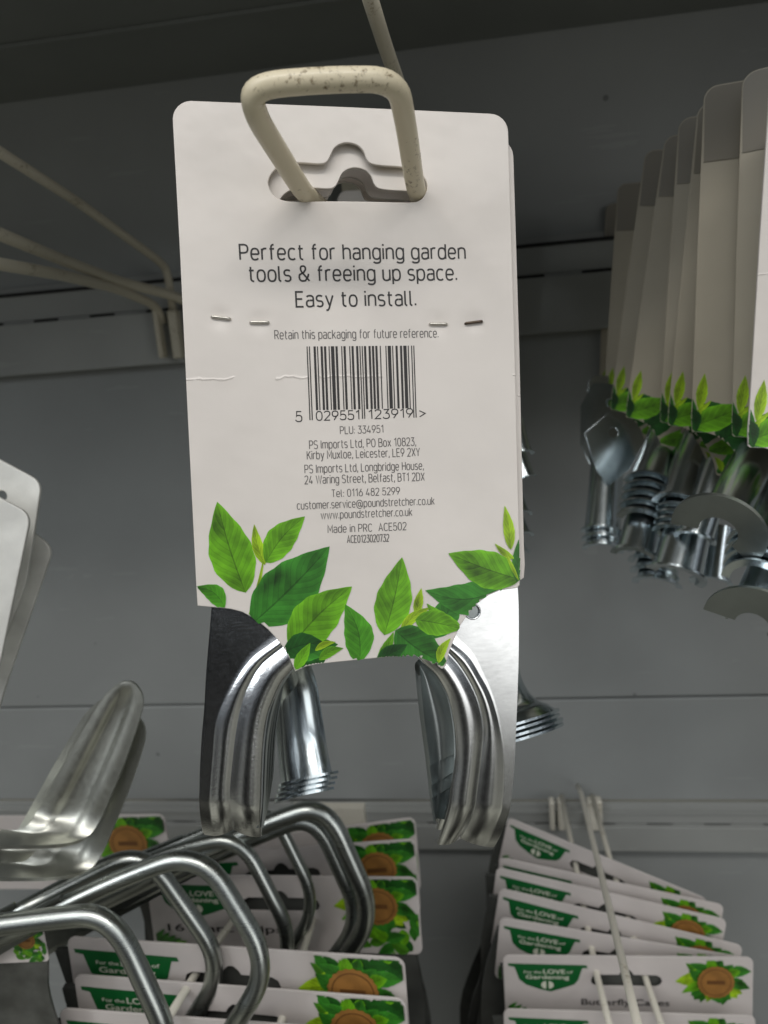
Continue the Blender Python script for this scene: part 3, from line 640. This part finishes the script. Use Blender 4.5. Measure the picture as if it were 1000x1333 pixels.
for k in (1, 2, 3):
    t = hook_pack(lab[k - 1], behind(k, (.0024, .0016, .0012)[k - 1], (-.0062, -.0050, -.0040)[k - 1]), GP, full=False, nest=k)
    for i, h in enumerate([c for c in t.children if c.name.startswith('hook_plate')]):
        # the nested hooks sit one behind another; their end flanges stack below one another
        zk = .0036 if k == 1 else 0
        base = Vector((-(.0024, .0016, .0012)[k - 1], -(-.0062, -.0050, -.0040)[k - 1], .0012 * k))
        h.location = base + Vector(((-.0006 if i == 0 else .0010) * k, 0, 0))
        for c in h.children:
            if c.name.startswith('inner_lip'): c.location = Vector(((.0006 if i == 0 else -.0010) * k, 0, .0050 * k - zk))
            else: c.location = Vector((.0002 * (k % 2) * (1 if i == 0 else -3), -.0022 * k, .0050 * k - zk - .0007 * k))

# ------------------------------------------------------------------ the peg that carries them
t = thing('display_hook', 'chipped cream wire display hook with a rounded loop end through the white card', 'display hook', at(480, 240, .58)); O = np.array(t.location)
def oc(px, py, off):
    r = ray(px, py); return r * (((TL + NV * off) @ NV) / (r @ NV))
wire('loop_wire', [at(535, 372, .585), oc(402, 256, -.004), oc(392, 246, .004), oc(330, 146, .036), oc(329, 112, .041), oc(420, 104, .042), oc(517, 103, .041), oc(529, 165, .024), oc(540, 240, .003), oc(545, 254, -.004), at(590, 369, .585)], .00295, M_cream, t, .0078, O)
wire('ticket_arm', [at(566, 300, .585), atd(530, 140, .290), atd(502, 62, .247), atd(470, -40, .215)], .0026, M_cream2, t, .01, O)
v, f = box((-.02, -.004, -.02), (.02, .003, .045)); obj('hook_backplate', newmesh('hook_backplate', v, f, M_cream2, False), t)

# packs further back on the same peg: only their blue steel ends show past the card
def place_card(TLpx, BLpx, yaw):
    a, b = ray(*TLpx), ray(*BLpx); L = .1461
    d = L / np.linalg.norm(b / b[1] - a / a[1]); A, B = a / a[1] * d, b / b[1] * d
    u_ = nrm(A - B); x = np.array([math.cos(yaw), -math.sin(yaw), 0]); x = nrm(x - u_ * (x @ u_)); n = np.cross(x, u_)
    o = A + x * C0[0] + u_ * C0[1]; return basis(x, u_, n, o), A, d
def saddle_meshes():
    return trough('hook_arm', [(0, 0, 0), (0, -.014, .0), (0, -.028, .0), (0, -.042, .0)], [.0100, .0100, .0102, .0108], np.array([0, 0, 1.]), M_zinc2, half=100, flange=.0022)
SA, SF = saddle_meshes()
SW, SWF = trough('hook_arm', [(0, 0, 0), (0, -.014, .0), (0, -.028, .0), (0, -.042, .0)], [.0100, .0100, .0102, .0104], np.array([0, 0, 1.]), M_zinc2, half=112, flange=.0098)
SWG = trough('hook_arm', [(0, 0, 0), (0, -.014, .0), (0, -.028, .0), (0, -.042, .0)], [.0100, .0100, .0102, .0104], np.array([0, 0, 1.]), M_lip, half=100, flange=.0085, inner=.62)[1]
SWF.materials.clear(); SWF.materials.append(M_lip)
SPL = poly_mesh('wall_plate', [[(-.017, .004), (-.019, .026), (-.012, .040), (.012, .040), (.019, .026), (.017, .004), (.010, -.006), (-.010, -.006)], [(.0028 * math.cos(a), .029 + .0028 * math.sin(a)) for a in np.linspace(0, 2 * math.pi, 20)[:-1]]], .0012, M_zinc2, 0, .0003)
def add_hook(parent, A, B, roll=0, wide=False, plate=True, s=1.0, shift=0):
    """pressed hook whose gutter runs from A to B; roll turns its back away from the camera"""
    A, B = np.asarray(A), np.asarray(B); y = nrm(A - B); view = nrm(-(A + B)); z = nrm(view - y * (view @ y)); x = np.cross(y, z)
    c, s_ = math.cos(roll), math.sin(roll); x, z = c * x - s_ * z, s_ * x + c * z
    k = np.linalg.norm(A - B) / .042; kx = s
    mm = basis(x * kx, y * k, z * kx, A - y * shift)
    bpy.context.view_layer.update()
    h = obj('pressed_hook', SW if wide else SA, parent); h.matrix_local = parent.matrix_world.inverted() @ mm
    obj('end_flange', SWF if wide else SF, h)
    if plate: 
        p = obj('wall_plate', SPL, h); p.location = (0, 0, -.004); 
    return h
bpy.context.view_layer.update()
gb = 'hook packs further back on the middle peg'
for lab_, Y, hs in (('hook pack far back on the middle peg, its steel ends just past the card', .40, (((668, 548), (678, 592)), ((666, 640), (676, 672)), ((668, 672), (678, 700)))),
                    ('rearmost hook pack on the middle peg, hidden but for one steel end', .46, (((662, 560), (684, 622)), ((664, 690), (676, 722))))):
    a = at(440, 260, Y); b = at(445, 560, Y); mm, A, d = place_card((440 if Y < .43 else 470, 250), (452 if Y < .43 else 480, 560 if Y < .43 else 520), 0)
    t = hook_pack(lab_, mm, gb, False, False)
    for (p, q) in hs: add_hook(t, atd(*p, d * .93), atd(*q, d * .915), .2, plate=False, s=.62)

# ------------------------------------------------------------------ the row of packs on the right-hand peg
GR = 'hook packs on the right-hand peg'
M_plain = 0
RR = [((1008, 56), (975, 580), -.10, 'brightest white hook pack at the right edge of the photo, front of its row'),
      ((969, 96), (955, 566), .45, 'tall shaded hook pack just behind the bright one at the right edge'),
      ((919, 114), (902, 560), .22, 'broad shaded hook pack with a rounded top, third from the front of the right row'),
      ((911, 136), (871, 552), .20, 'shaded hook pack tucked closely behind the broad one in the right row'),
      ((886, 155), (861, 548), .30, 'narrow hook pack with a shiny rounded top edge, mid right row'),
      ((868, 177), (816, 542), .25, 'hook pack with a glossy left edge, sixth from the front on the right'),
      ((842, 196), (796, 532), .25, 'dull hook pack with green leaf tips, third from the back of the right row'),
      ((806, 240), (787, 527), .25, 'dim slim hook pack, second from the back of the right row'),
      ((790, 266), (781, 522), .20, 'dimmest hook pack at the back of the right row')]
packs = []
for (a, b, yaw, l) in RR:
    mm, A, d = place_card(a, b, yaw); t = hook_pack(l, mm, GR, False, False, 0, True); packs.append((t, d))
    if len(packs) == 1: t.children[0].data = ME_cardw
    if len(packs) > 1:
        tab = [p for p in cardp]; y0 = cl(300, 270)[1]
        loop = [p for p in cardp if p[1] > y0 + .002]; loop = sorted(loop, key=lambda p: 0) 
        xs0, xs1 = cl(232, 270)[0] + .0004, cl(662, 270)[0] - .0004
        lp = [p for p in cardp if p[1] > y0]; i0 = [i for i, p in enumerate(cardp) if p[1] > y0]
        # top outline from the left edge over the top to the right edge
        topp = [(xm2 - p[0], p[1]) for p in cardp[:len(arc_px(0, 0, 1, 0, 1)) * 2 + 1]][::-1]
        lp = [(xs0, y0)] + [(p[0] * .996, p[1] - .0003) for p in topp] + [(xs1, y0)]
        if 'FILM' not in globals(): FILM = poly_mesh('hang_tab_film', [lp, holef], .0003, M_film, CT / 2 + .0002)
        obj('hang_tab_film', FILM, t)  # thin darker grey band over the upper part of the card
bpy.context.view_layer.update()
def pk(i): return packs[i - 1][0]
def dd(i): return packs[i - 1][1]
# (c) slim gutter with three stacked ends, (b) its tilted plate
for k in range(3): add_hook(pk(9 - k % 2), atd(790 + k, 588 + k * 10, .475), atd(783 + k, 692 + k * 11, .455), .1, plate=(k == 0), s=.98)
def tilted_plate(parent, pts, d, holep_=None, hr=8):
    P = [atd(x, y, d + dz) for x, y, dz in pts]; o = P[0]; x = nrm(P[1] - P[0]); n = nrm(np.cross(x, P[-1] - P[0])); y = np.cross(n, x)
    if n @ o > 0: n, y = -n, -y
    flat = lambda p: (float((p - o) @ x), float((p - o) @ y)); lp = [[flat(p) for p in P]]
    if holep_ is not None:
        c = flat(atd(*holep_, d)); rr = hr * d / F; lp.append([(c[0] + rr * math.cos(a), c[1] + rr * math.sin(a)) for a in np.linspace(0, 2 * math.pi, 24)[:-1]])
    me = poly_mesh('wall_plate', lp, .0012, M_zinc2, 0, .0003); bpy.context.view_layer.update()
    return obj('wall_plate', me, parent, parent.matrix_world.inverted() @ basis(x, y, n, o))
tilted_plate(pk(8), [(761, 564, 0), (776, 612, 0), (792, 632, 0), (820, 610, 0), (838, 575, 0), (851, 556, 0), (832, 536, 0), (811, 521, 0)], .455, (798, 563), 7.5)
tilted_plate(pk(9), [(766, 497, 0), (763, 566, 0), (790, 566, 0), (792, 490, 0), (774, 489, 0)], .50)
tilted_plate(pk(5), [(852, 520, 0), (850, 560, 0), (856, 604, 0), (872, 596, 0), (886, 560, 0), (880, 512, 0)], .42)
for k in range(5): add_hook(pk(7 - k % 3), atd(872 - k * 1.5, 560 + k * 9, .43), atd(846 - k * 2.2, 636 + k * 11.5, .405), .25, plate=False, s=1.16)
add_hook(pk(6), atd(860, 600, .43), atd(827, 726, .40), .3, plate=False, s=1.05)
for k in range(5): add_hook(pk(6 - k % 3), atd(918 - k * 1.2, 560 + k * 8, .405), atd(886 - k * 1.6, 660 + k * 9, .385), .12, plate=False, s=1.15 if k == 0 else .92)
add_hook(pk(4), atd(908, 640, .395), atd(880, 748, .38), .35, plate=False, s=1.2)
for k in range(4): add_hook(pk(9 - k), atd(862, 686 + k * 8, .46), atd(846 + k * 3, 724 + k * 12, .452), -.1, plate=False, s=1.15)
add_hook(pk(3), atd(950, 565, .385), atd(905, 700, .37), -.2, plate=False, s=.8)
add_hook(pk(6), atd(935, 690, .42), atd(926, 758, .41), -.2, plate=False, s=.9)
add_hook(pk(2), atd(1004, 554, .352), atd(936, 690, .303), .10, plate=False, s=.95, wide=True)
for k in range(4): add_hook(pk(1), atd(1014, 640 + k * 8, .335), atd(990 - k * 2, 716 + k * 14, .305), .1, plate=False, s=1.05)
h = add_hook(pk(1), atd(1022, 700, .335), atd(980, 812, .292), .15, plate=False, s=1.0, wide=True); h.children[0].data = SWG

# ------------------------------------------------------------------ empty wire hook at the upper left
t = thing('display_hook', 'empty dull cream double wire hook clipped to the upper rail at the left', 'display hook', at(222, 440, .585)); O = np.array(t.location)
wire('ticket_arm', [at(226, 410, .583), at(218, 352, .575), at(208, 340, .565), at(100, 262, .47), at(-60, 160, .37)], .0032, M_cream2, t, .012, O)
wire('peg_wire', [at(262, 408, .584), at(236, 387, .580), at(160, 368, .54), at(85, 340, .47), at(-60, 280, .37)], .0038, M_cream2, t, .02, O)
wire('peg_wire', [at(212, 420, .583), at(203, 397, .577), at(150, 375, .53), at(80, 358, .46), at(-60, 333, .37)], .0036, M_cream2, t, .015, O)
for x0, x1 in ((200, 212), (219, 236)):
    a, b = at(x0, 404, .579), at(x1 + 4, 466, .579); v, f = box((min(a[0], b[0]), .574, b[2]), (max(a[0], b[0]), .585, a[2])); v = [np.array(p) - O for p in v]
    q = obj('hook_backplate', newmesh('hook_backplate', v, f, M_cream2, False), t); bb = q.modifiers.new('bevel', 'BEVEL'); bb.width = .002; bb.segments = 3

# ------------------------------------------------------------------ galvanised brackets at the left edge
GB = 'galvanised brackets at the left edge'
def bracket(label, plate_px, d, dplate, dx, dy, hole_px=None, dark=False):
    O = atd(-30, 1090 + dy, d); t = thing('steel_bracket', label, 'bracket', O, GB)
    P = [atd(x, y, dplate) for x, y in plate_px]; o = P[0]; x = nrm(P[1] - P[0]); n = nrm(np.cross(x, P[2] - P[0])); y = np.cross(n, x)
    if n @ o > 0: n, y = -n, -y
    fl = [np.array([(p - o) @ x, (p - o) @ y, 0]) for p in P]
    rp = rounded_path(fl + [fl[0]], .0055, 7)[:-1]; lp = [[(float(q[0]), float(q[1])) for q in rp]]
    if hole_px:
        h = atd(*hole_px, dplate) - o; c = (h @ x, h @ y); lp.append([(c[0] + .0032 * math.cos(a), c[1] + .0032 * math.sin(a)) for a in np.linspace(0, 2 * math.pi, 20)[:-1]])
    me = poly_mesh('bracket_plate', lp, .0022, M_plate, 0, .0005); bpy.context.view_layer.update()
    obj('bracket_plate', me, t, t.matrix_world.inverted() @ basis(x, y, n, o))
    Ls = [(150, 893, 0), (137, 906, 0), (121, 931, 0), (95, 975, 0), (70, 1020, 0), (50, 1056, 0), (38, 1074, -.004), (10, 1082, -.004), (-40, 1082, -.004), (-90, 1078, -.004)]
    Rs = [(180, 892, 0), (187, 906, 0), (185, 928, 0), (166, 985, 0), (146, 1034, 0), (131, 1068, 0), (112, 1092, -.004), (70, 1104, -.012), (-40, 1105, -.020), (-90, 1102, -.020)]
    rows = []
    for k, ((lx, ly, ld), (rx, ry, rd)) in enumerate(zip(Ls, Rs)):
        a, b = atd(lx + dx, ly + dy, d + ld), atd(rx + dx, ry + dy, d + rd); c = (a + b) / 2; nn = nrm(-c)
        g = (.0, .0016, .0032, .0034, .0032, .0024, .0010, .0, .0, .0)[k]
        rows.append([a, a * .8 + b * .2, a * .66 + b * .34 - nn * g * .8, c - nn * g, a * .34 + b * .66 - nn * g * .8, a * .2 + b * .8, b])
    rows.insert(0, [atd(160 + dx + 2 * i, 886 + dy, d) for i in range(7)])
    rows = [[p - O for p in r] for r in rows]
    obj('upturned_arm', sheet(rows, 50, 36, .0018, 'upturned_arm', M_brk), t)
bracket('pale galvanised bracket with a screw hole, hindmost plate at the left edge', [(-70, 562), (54, 628), (34, 760), (-20, 900), (-90, 880)], .375, .352, -24, 22, (3, 646))
bracket('pale galvanised bracket in front, with rounded upturned end before the seam', [(-70, 612), (40, 670), (0, 862), (-30, 960), (-100, 930)], .345, .33, 0, 0)
bracket('dark shaded bracket peeping out behind the pale ones at the left edge', [(-60, 610), (69, 714), (10, 884), (-22, 990), (-100, 930)], .358, .375, 3, 42)

# ------------------------------------------------------------------ bent tube hooks, lower left
GT = 'bent tube hooks at the lower left'
def tube_hook(label, pts, r, flat_n=2):
    P = [atd(*p) for p in pts]; O = P[-1]; t = thing('tube_hook', label, 'tube hook', O, GT)
    path = rounded_path(P, .022, 10) - O
    v, f = sweep(path, r, 18); obj('bent_tube', newmesh('bent_tube', v, f, M_tube), t)
    a, b = P[0] - O, P[1] - O; d = nrm(b - a); s = nrm(np.cross(d, [0, 0, 1])); u_ = np.cross(s, d); rows = []
    for k in np.linspace(0, 1, 5):
        c = a - d * .07 + (b - a + d * .045) * k; w = r * (1.9 - .9 * k); tp = u_ * r * .75
        rows.append([c + tp + s * r * .5, c + tp - s * r * .1, c + tp - u_ * w - s * r * .35, c + tp - u_ * w * 2 - s * r * .2])
    obj('flattened_shank', sheet(rows, 14, 10, r * .55, 'flattened_shank', M_tube), t)
tube_hook('largest tube hook, lowest at the left with a level flattened shank', [(-60, 1212, .33), (60, 1196, .335), (146, 1188, .335), (228, 1366, .33), (190, 1420, .34)], .0050)
tube_hook('tube hook second from the left, bent over the 16 on the card', [(-10, 1206, .36), (90, 1152, .375), (186, 1104, .385), (293, 1256, .385), (240, 1345, .39)], .0047)
tube_hook('shiny tube hook in the middle, brightest of the bent tubes', [(-20, 1232, .35), (150, 1146, .36), (262, 1106, .358), (354, 1258, .35), (296, 1350, .35)], .0048)
tube_hook('slender tube hook fourth from the left under the left steel hook', [(0, 1200, .42), (225, 1108, .42), (312, 1086, .42), (384, 1226, .42), (340, 1320, .43)], .0042)
tube_hook('thin tube hook beneath the stacked flanges, fifth from the left', [(60, 1170, .44), (290, 1075, .44), (352, 1050, .44), (415, 1178, .44), (360, 1262, .445)], .0037)
tube_hook('thick dark tube hook rightmost of the bent tubes', [(120, 1180, .425), (350, 1070, .425), (424, 1046, .425), (488, 1190, .425), (434, 1268, .435)], .0053)
tube_hook('dark tube hook hidden mostly behind the rightmost one', [(110, 1195, .438), (340, 1086, .438), (410, 1060, .438), (472, 1196, .438), (420, 1268, .442)], .0050)

# ------------------------------------------------------------------ header cards of the garden packs (green label, wooden badge)
M_hcard = card_material('white_header_board', (.60, .555, .53), None, .3)
HW = .15
def header_parts():
    w = HW; out = {}
    slot = [(.355, .115), (.362, .095), (.38, .085), (.47, .084), (.478, .07), (.492, .058), (.508, .058), (.522, .07), (.53, .084), (.62, .085), (.638, .095), (.645, .115), (.636, .133), (.62, .14), (.38, .14), (.362, .133)]
    base = rrect(0, -.30 * w, w, 0, .004)
    out['header_card'] = poly_mesh('header_card', [base, [(x * w, -y * w) for x, y in slot]], .0009, M_hcard, 0, .0002)
    z = .0006
    lab_ = [(.018, .036), (.34, .042), (.345, .055), (.322, .056), (.305, .11), (.288, .132), (.24, .150), (.19, .166), (.145, .155), (.09, .135), (.062, .11), (.045, .052), (.02, .048)]
    out['green_label'] = poly_mesh('green_label', [[(x * w, -y * w) for x, y in lab_]], .0001, M_green, z)
    tx = [text_mesh('t', 'For the', .083 * w, .155 * w, -.081 * w, .013 * w, M_cream_ink, z + .0001, .01), text_mesh('t', 'LOVE', .162 * w, .252 * w, -.082 * w, .021 * w, M_cream_ink, z + .0001, .02), text_mesh('t', 'of', .258 * w, .284 * w, -.080 * w, .013 * w, M_cream_ink, z + .0001, .01), text_mesh('t', 'Gardening', .09 * w, .268 * w, -.107 * w, .019 * w, M_cream_ink, z + .0001, .018)]
    for a0, a1 in ((95, 265), (-85, 85)):
        pts = [(.178 * w + (.006 if a0 < 90 else -.006) * w * .5 + .023 * w * math.cos(math.radians(a)), -.135 * w + .018 * w * math.sin(math.radians(a))) for a in np.linspace(a0, a1, 12)]
        tx.append(poly_mesh('e', [pts], .0001, M_cream_ink, z + .0001))
    out['label_text'] = join_meshes('label_text', tx, M_cream_ink)
    c = (.853 * w, -.107 * w); R = .072 * w
    bd = [(c[0] + R * (1 + .025 * math.sin(a * 22)) * math.cos(a), c[1] + R * (1 + .025 * math.sin(a * 22)) * math.sin(a)) for a in np.linspace(0, 2 * math.pi, 120)[:-1]]
    out['wooden_badge'] = poly_mesh('wooden_badge', [bd], .0001, M_badge, z + .0012)
    ring = [[(c[0] + R * q * math.cos(a), c[1] + R * q * math.sin(a)) for a in np.linspace(0, 2 * math.pi, 60)[:-1]] for q in (.84, .79)]
    br = [poly_mesh('r', ring, .0001, M_badge2, z + .0013)]
    br.append(poly_mesh('r', [[(c[0] - R * .5, c[1] - .12 * R), (c[0] + R * .5, c[1] - .12 * R), (c[0] + R * .5, c[1] + .12 * R), (c[0] - R * .5, c[1] + .12 * R)]], .0001, M_badge2, z + .0013))
    out['badge_mark'] = join_meshes('badge_mark', br, M_badge2)
    rnd = random.Random(3); sp_ = []
    for k in range(26):
        a = rnd.uniform(0, 2 * math.pi); r0 = R * rnd.uniform(.3, .9); r1 = R * rnd.uniform(1.25, 2.0); da = rnd.uniform(-.5, .5)
        b_ = (c[0] + r0 * math.cos(a), c[1] + r0 * math.sin(a)); t_ = (c[0] + r1 * 1.15 * math.cos(a + da), c[1] + r1 * .85 * math.sin(a + da))
        sp_.append((b_, t_, R * rnd.uniform(.5, .85), rnd.uniform(-.1, .1), rnd.choice([MIDG, DARK, DARK, (.06, .22, .01), LIME])))
    for k in range(5): sp_.append(((.0 + .02 * w * k, -.30 * w), (.05 * w + .02 * w * k, -.215 * w - .012 * w * k), .03 * w, .1, rnd.choice([MIDG, DARK])))
    out['leaf_print'] = leaves_mesh('leaf_print', sp_, z, [(.002, -.298 * w), (w - .0008, -.298 * w), (w - .0008, -.002), (.002, -.002)])
    for k in range(70):
        x_, y_ = rnd.uniform(.70, 1.0) * w, -rnd.uniform(.0, .30) * w
        if x_ < (.76 + .04 * math.sin(y_ * 900)) * w: continue
        a = rnd.uniform(0, 6.3); l_ = rnd.uniform(.05, .085) * w
        sp_.insert(rnd.randint(0, 20), ((x_, y_), (x_ + l_ * math.cos(a), y_ + l_ * math.sin(a)), l_ * .6, rnd.uniform(-.1, .1), rnd.choice([MIDG, DARK, DARK, DEEP, (.05, .17, .01)])))
    out['dense_leaves'] = leaves_mesh('leaf_print', sp_, z, [(.002, -.298 * w), (w - .0008, -.298 * w), (w - .0008, -.0009), (.002, -.0009)])
    return out
HP = header_parts()
def title(body, x0, x1): return text_mesh('title_text', body, x0 * HW, x1 * HW, -.226 * HW, .030 * HW, M_black, .0007, .012)
ME_t1 = title('Butterfly Canes', .315, .672); ME_t2 = title('16 Plant Clips', .06, .50)
def header_pack(name, label, cat, group, tl, tr, d, title_me, dz=0, tilt=.08, bag=True, leafy=True):
    hl, hr = 435 - .083 * (tl[0] - 610), 435 - .083 * (tr[0] - 610)
    r0, r1 = atd(*tl, d), atd(*tr, dz or d * (tl[1] - hl) / (tr[1] - hr))
    x = nrm(r1 - r0); sc = np.linalg.norm(r1 - r0) / HW
    n = nrm(np.cross(x, [0, math.sin(tilt) * 0 - 0, 1])); n = nrm(np.array([n[0], n[1], n[2]]) + np.array([0, 0, tilt])); n = nrm(n - x * (n @ x)); y = np.cross(n, x)
    mm = basis(x * sc, y * sc, n * sc, r0); t = thing(name, label, cat, (0, 0, 0), group, mm)
    for k in ('header_card', 'green_label', 'leaf_print', 'wooden_badge'):
        o = obj(k, HP['dense_leaves' if k == 'leaf_print' and leafy else k], t)
        if k == 'green_label': obj('label_text', HP['label_text'], o)
        if k == 'wooden_badge': obj('badge_mark', HP['badge_mark'], o)
    obj('title_text', title_me, t)
    if bag:
        rows = []
        for k, yy in enumerate(np.linspace(-.008, -.30, 9)):
            wv = .004 * math.sin(k * 1.7 + d * 90); rows.append([(HW * u_ + wv - .004, yy, -.003 - .004 * math.sin(math.pi * u_) - .0015 * math.sin(7 * u_ + k)) for u_ in np.linspace(0, 1, 8)])
        obj('plastic_sleeve', sheet(rows, 18, 22, .003, 'plastic_sleeve', M_bag), t)
    return t
GBt = 'butterfly cane packs on the lower right peg'
for (l, tl, tr, d, dz) in [('white butterfly pack at the very bottom, frontmost on the lower right peg', (656, 1313), (983, 1322), .478, .464),
        ('white butterfly pack with its whole green label and wooden badge showing', (655, 1243), (980, 1246), .494, .478),
        ('butterfly pack just behind the one whose badge shows whole', (651.5, 1194), (968, 1246), .514, .490),
        ('butterfly pack third up from the whole badge, label cut off by the next card', (651, 1156), (967, 1231), .530, .500),
        ('butterfly pack with half a wooden badge peeping above the next card', (647, 1129), (946, 1197), .545, .510),
        ('thin strip of a butterfly pack second from the back', (651, 1116), (942, 1178), .560, .520),
        ('steeply tilted butterfly pack at the back under the right steel hook', (662, 1064), (920, 1170), .590, .531)]:
    header_pack('butterfly_pack', l, 'garden pack', GBt, tl, tr, d, ME_t1, dz, leafy=False)
t = thing('display_hook', 'off-white wire hook holding the butterfly packs at the lower right', 'display hook', atd(745, 1050, .655)); O = np.array(t.location)
wire('ticket_arm', [atd(752, 1023, .655), atd(757, 1034, .62), atd(810, 1250, .365), atd(842, 1383, .29)], .0021, M_white_wire, t, .006, O)
wire('peg_wire', [atd(731, 1036, .655), atd(748, 1118, .580), atd(777, 1269, .488), atd(800, 1360, .44)], .0022, M_white_wire, t, .006, O)
wire('peg_wire', [atd(771, 1036, .655), atd(794, 1118, .580), atd(842, 1278, .486), atd(880, 1390, .43)], .0022, M_white_wire, t, .006, O)
for x0, x1 in ((713, 722), (724, 735), (762, 783)):
    a, b = atd(x0, 1032, .66), atd(x1, 1075, .66); y = min(a[1], b[1]) - .002; v, f = box((a[0], y - .006, b[2]), (b[0], y + .004, a[2])); v = [np.array(p) - O for p in v]
    q = obj('hook_backplate', newmesh('hook_backplate', v, f, M_white_wire, False), t); bb = q.modifiers.new('bevel', 'BEVEL'); bb.width = .002; bb.segments = 3
GC = 'clip packs at the lower left'
for (l, tl, tr, d, dz) in [('white clip pack with the 16 in its title, behind the bent tubes', (190, 1138), (543, 1142), .47, 0),
        ('clip pack just above and behind the one titled 16', (188, 1116), (540, 1092), .49, 0),
        ('rearmost clip pack, its leafy top corner against the grey panel', (186, 1108), (540, 1064), .51, 0),
        ('white clip pack with a large wooden badge, beneath the rightmost tube hook', (88, 1219), (526, 1247), .405, 0),
        ('white clip pack with a green label at the bottom left, before the badged one', (97, 1268), (528, 1300), .398, 0),
        ('frontmost clip pack, only its top edge showing at the bottom left', (78, 1312), (520, 1344), .385, 0)]:
    header_pack('clip_pack', l, 'garden pack', GC, tl, tr, d, ME_t2, dz)
header_pack('clip_pack', 'clip pack turned aside at the left edge with a narrow wooden badge', 'garden pack', GC, (-110, 1214), (56, 1206), .36, ME_t2, .0, .05)
header_pack('clip_pack', 'blurred clip pack behind the upturned bracket, badge half hidden', 'garden pack', GC, (-120, 1064), (214, 1060), .60, ME_t2, .0, .05, False)
t = thing('display_hook', 'off-white wire hook carrying the clip packs behind the bent tubes', 'display hook', atd(430, 1080, .60)); O = np.array(t.location)
wire('peg_wire', [atd(432, 1085, .62), atd(335, 1155, .50), atd(265, 1252, .41), atd(212, 1336, .36)], .0022, M_white_wire, t, .004, O)
wire('peg_wire', [atd(470, 1085, .62), atd(420, 1155, .50), atd(388, 1262, .41), atd(360, 1350, .37)], .0022, M_white_wire, t, .004, O)
v, f = box((-.03, .0, -.02), (.03, .008, .02)); obj('hook_backplate', newmesh('hook_backplate', v, f, M_white_wire, False), t)
bpy.context.view_layer.update()
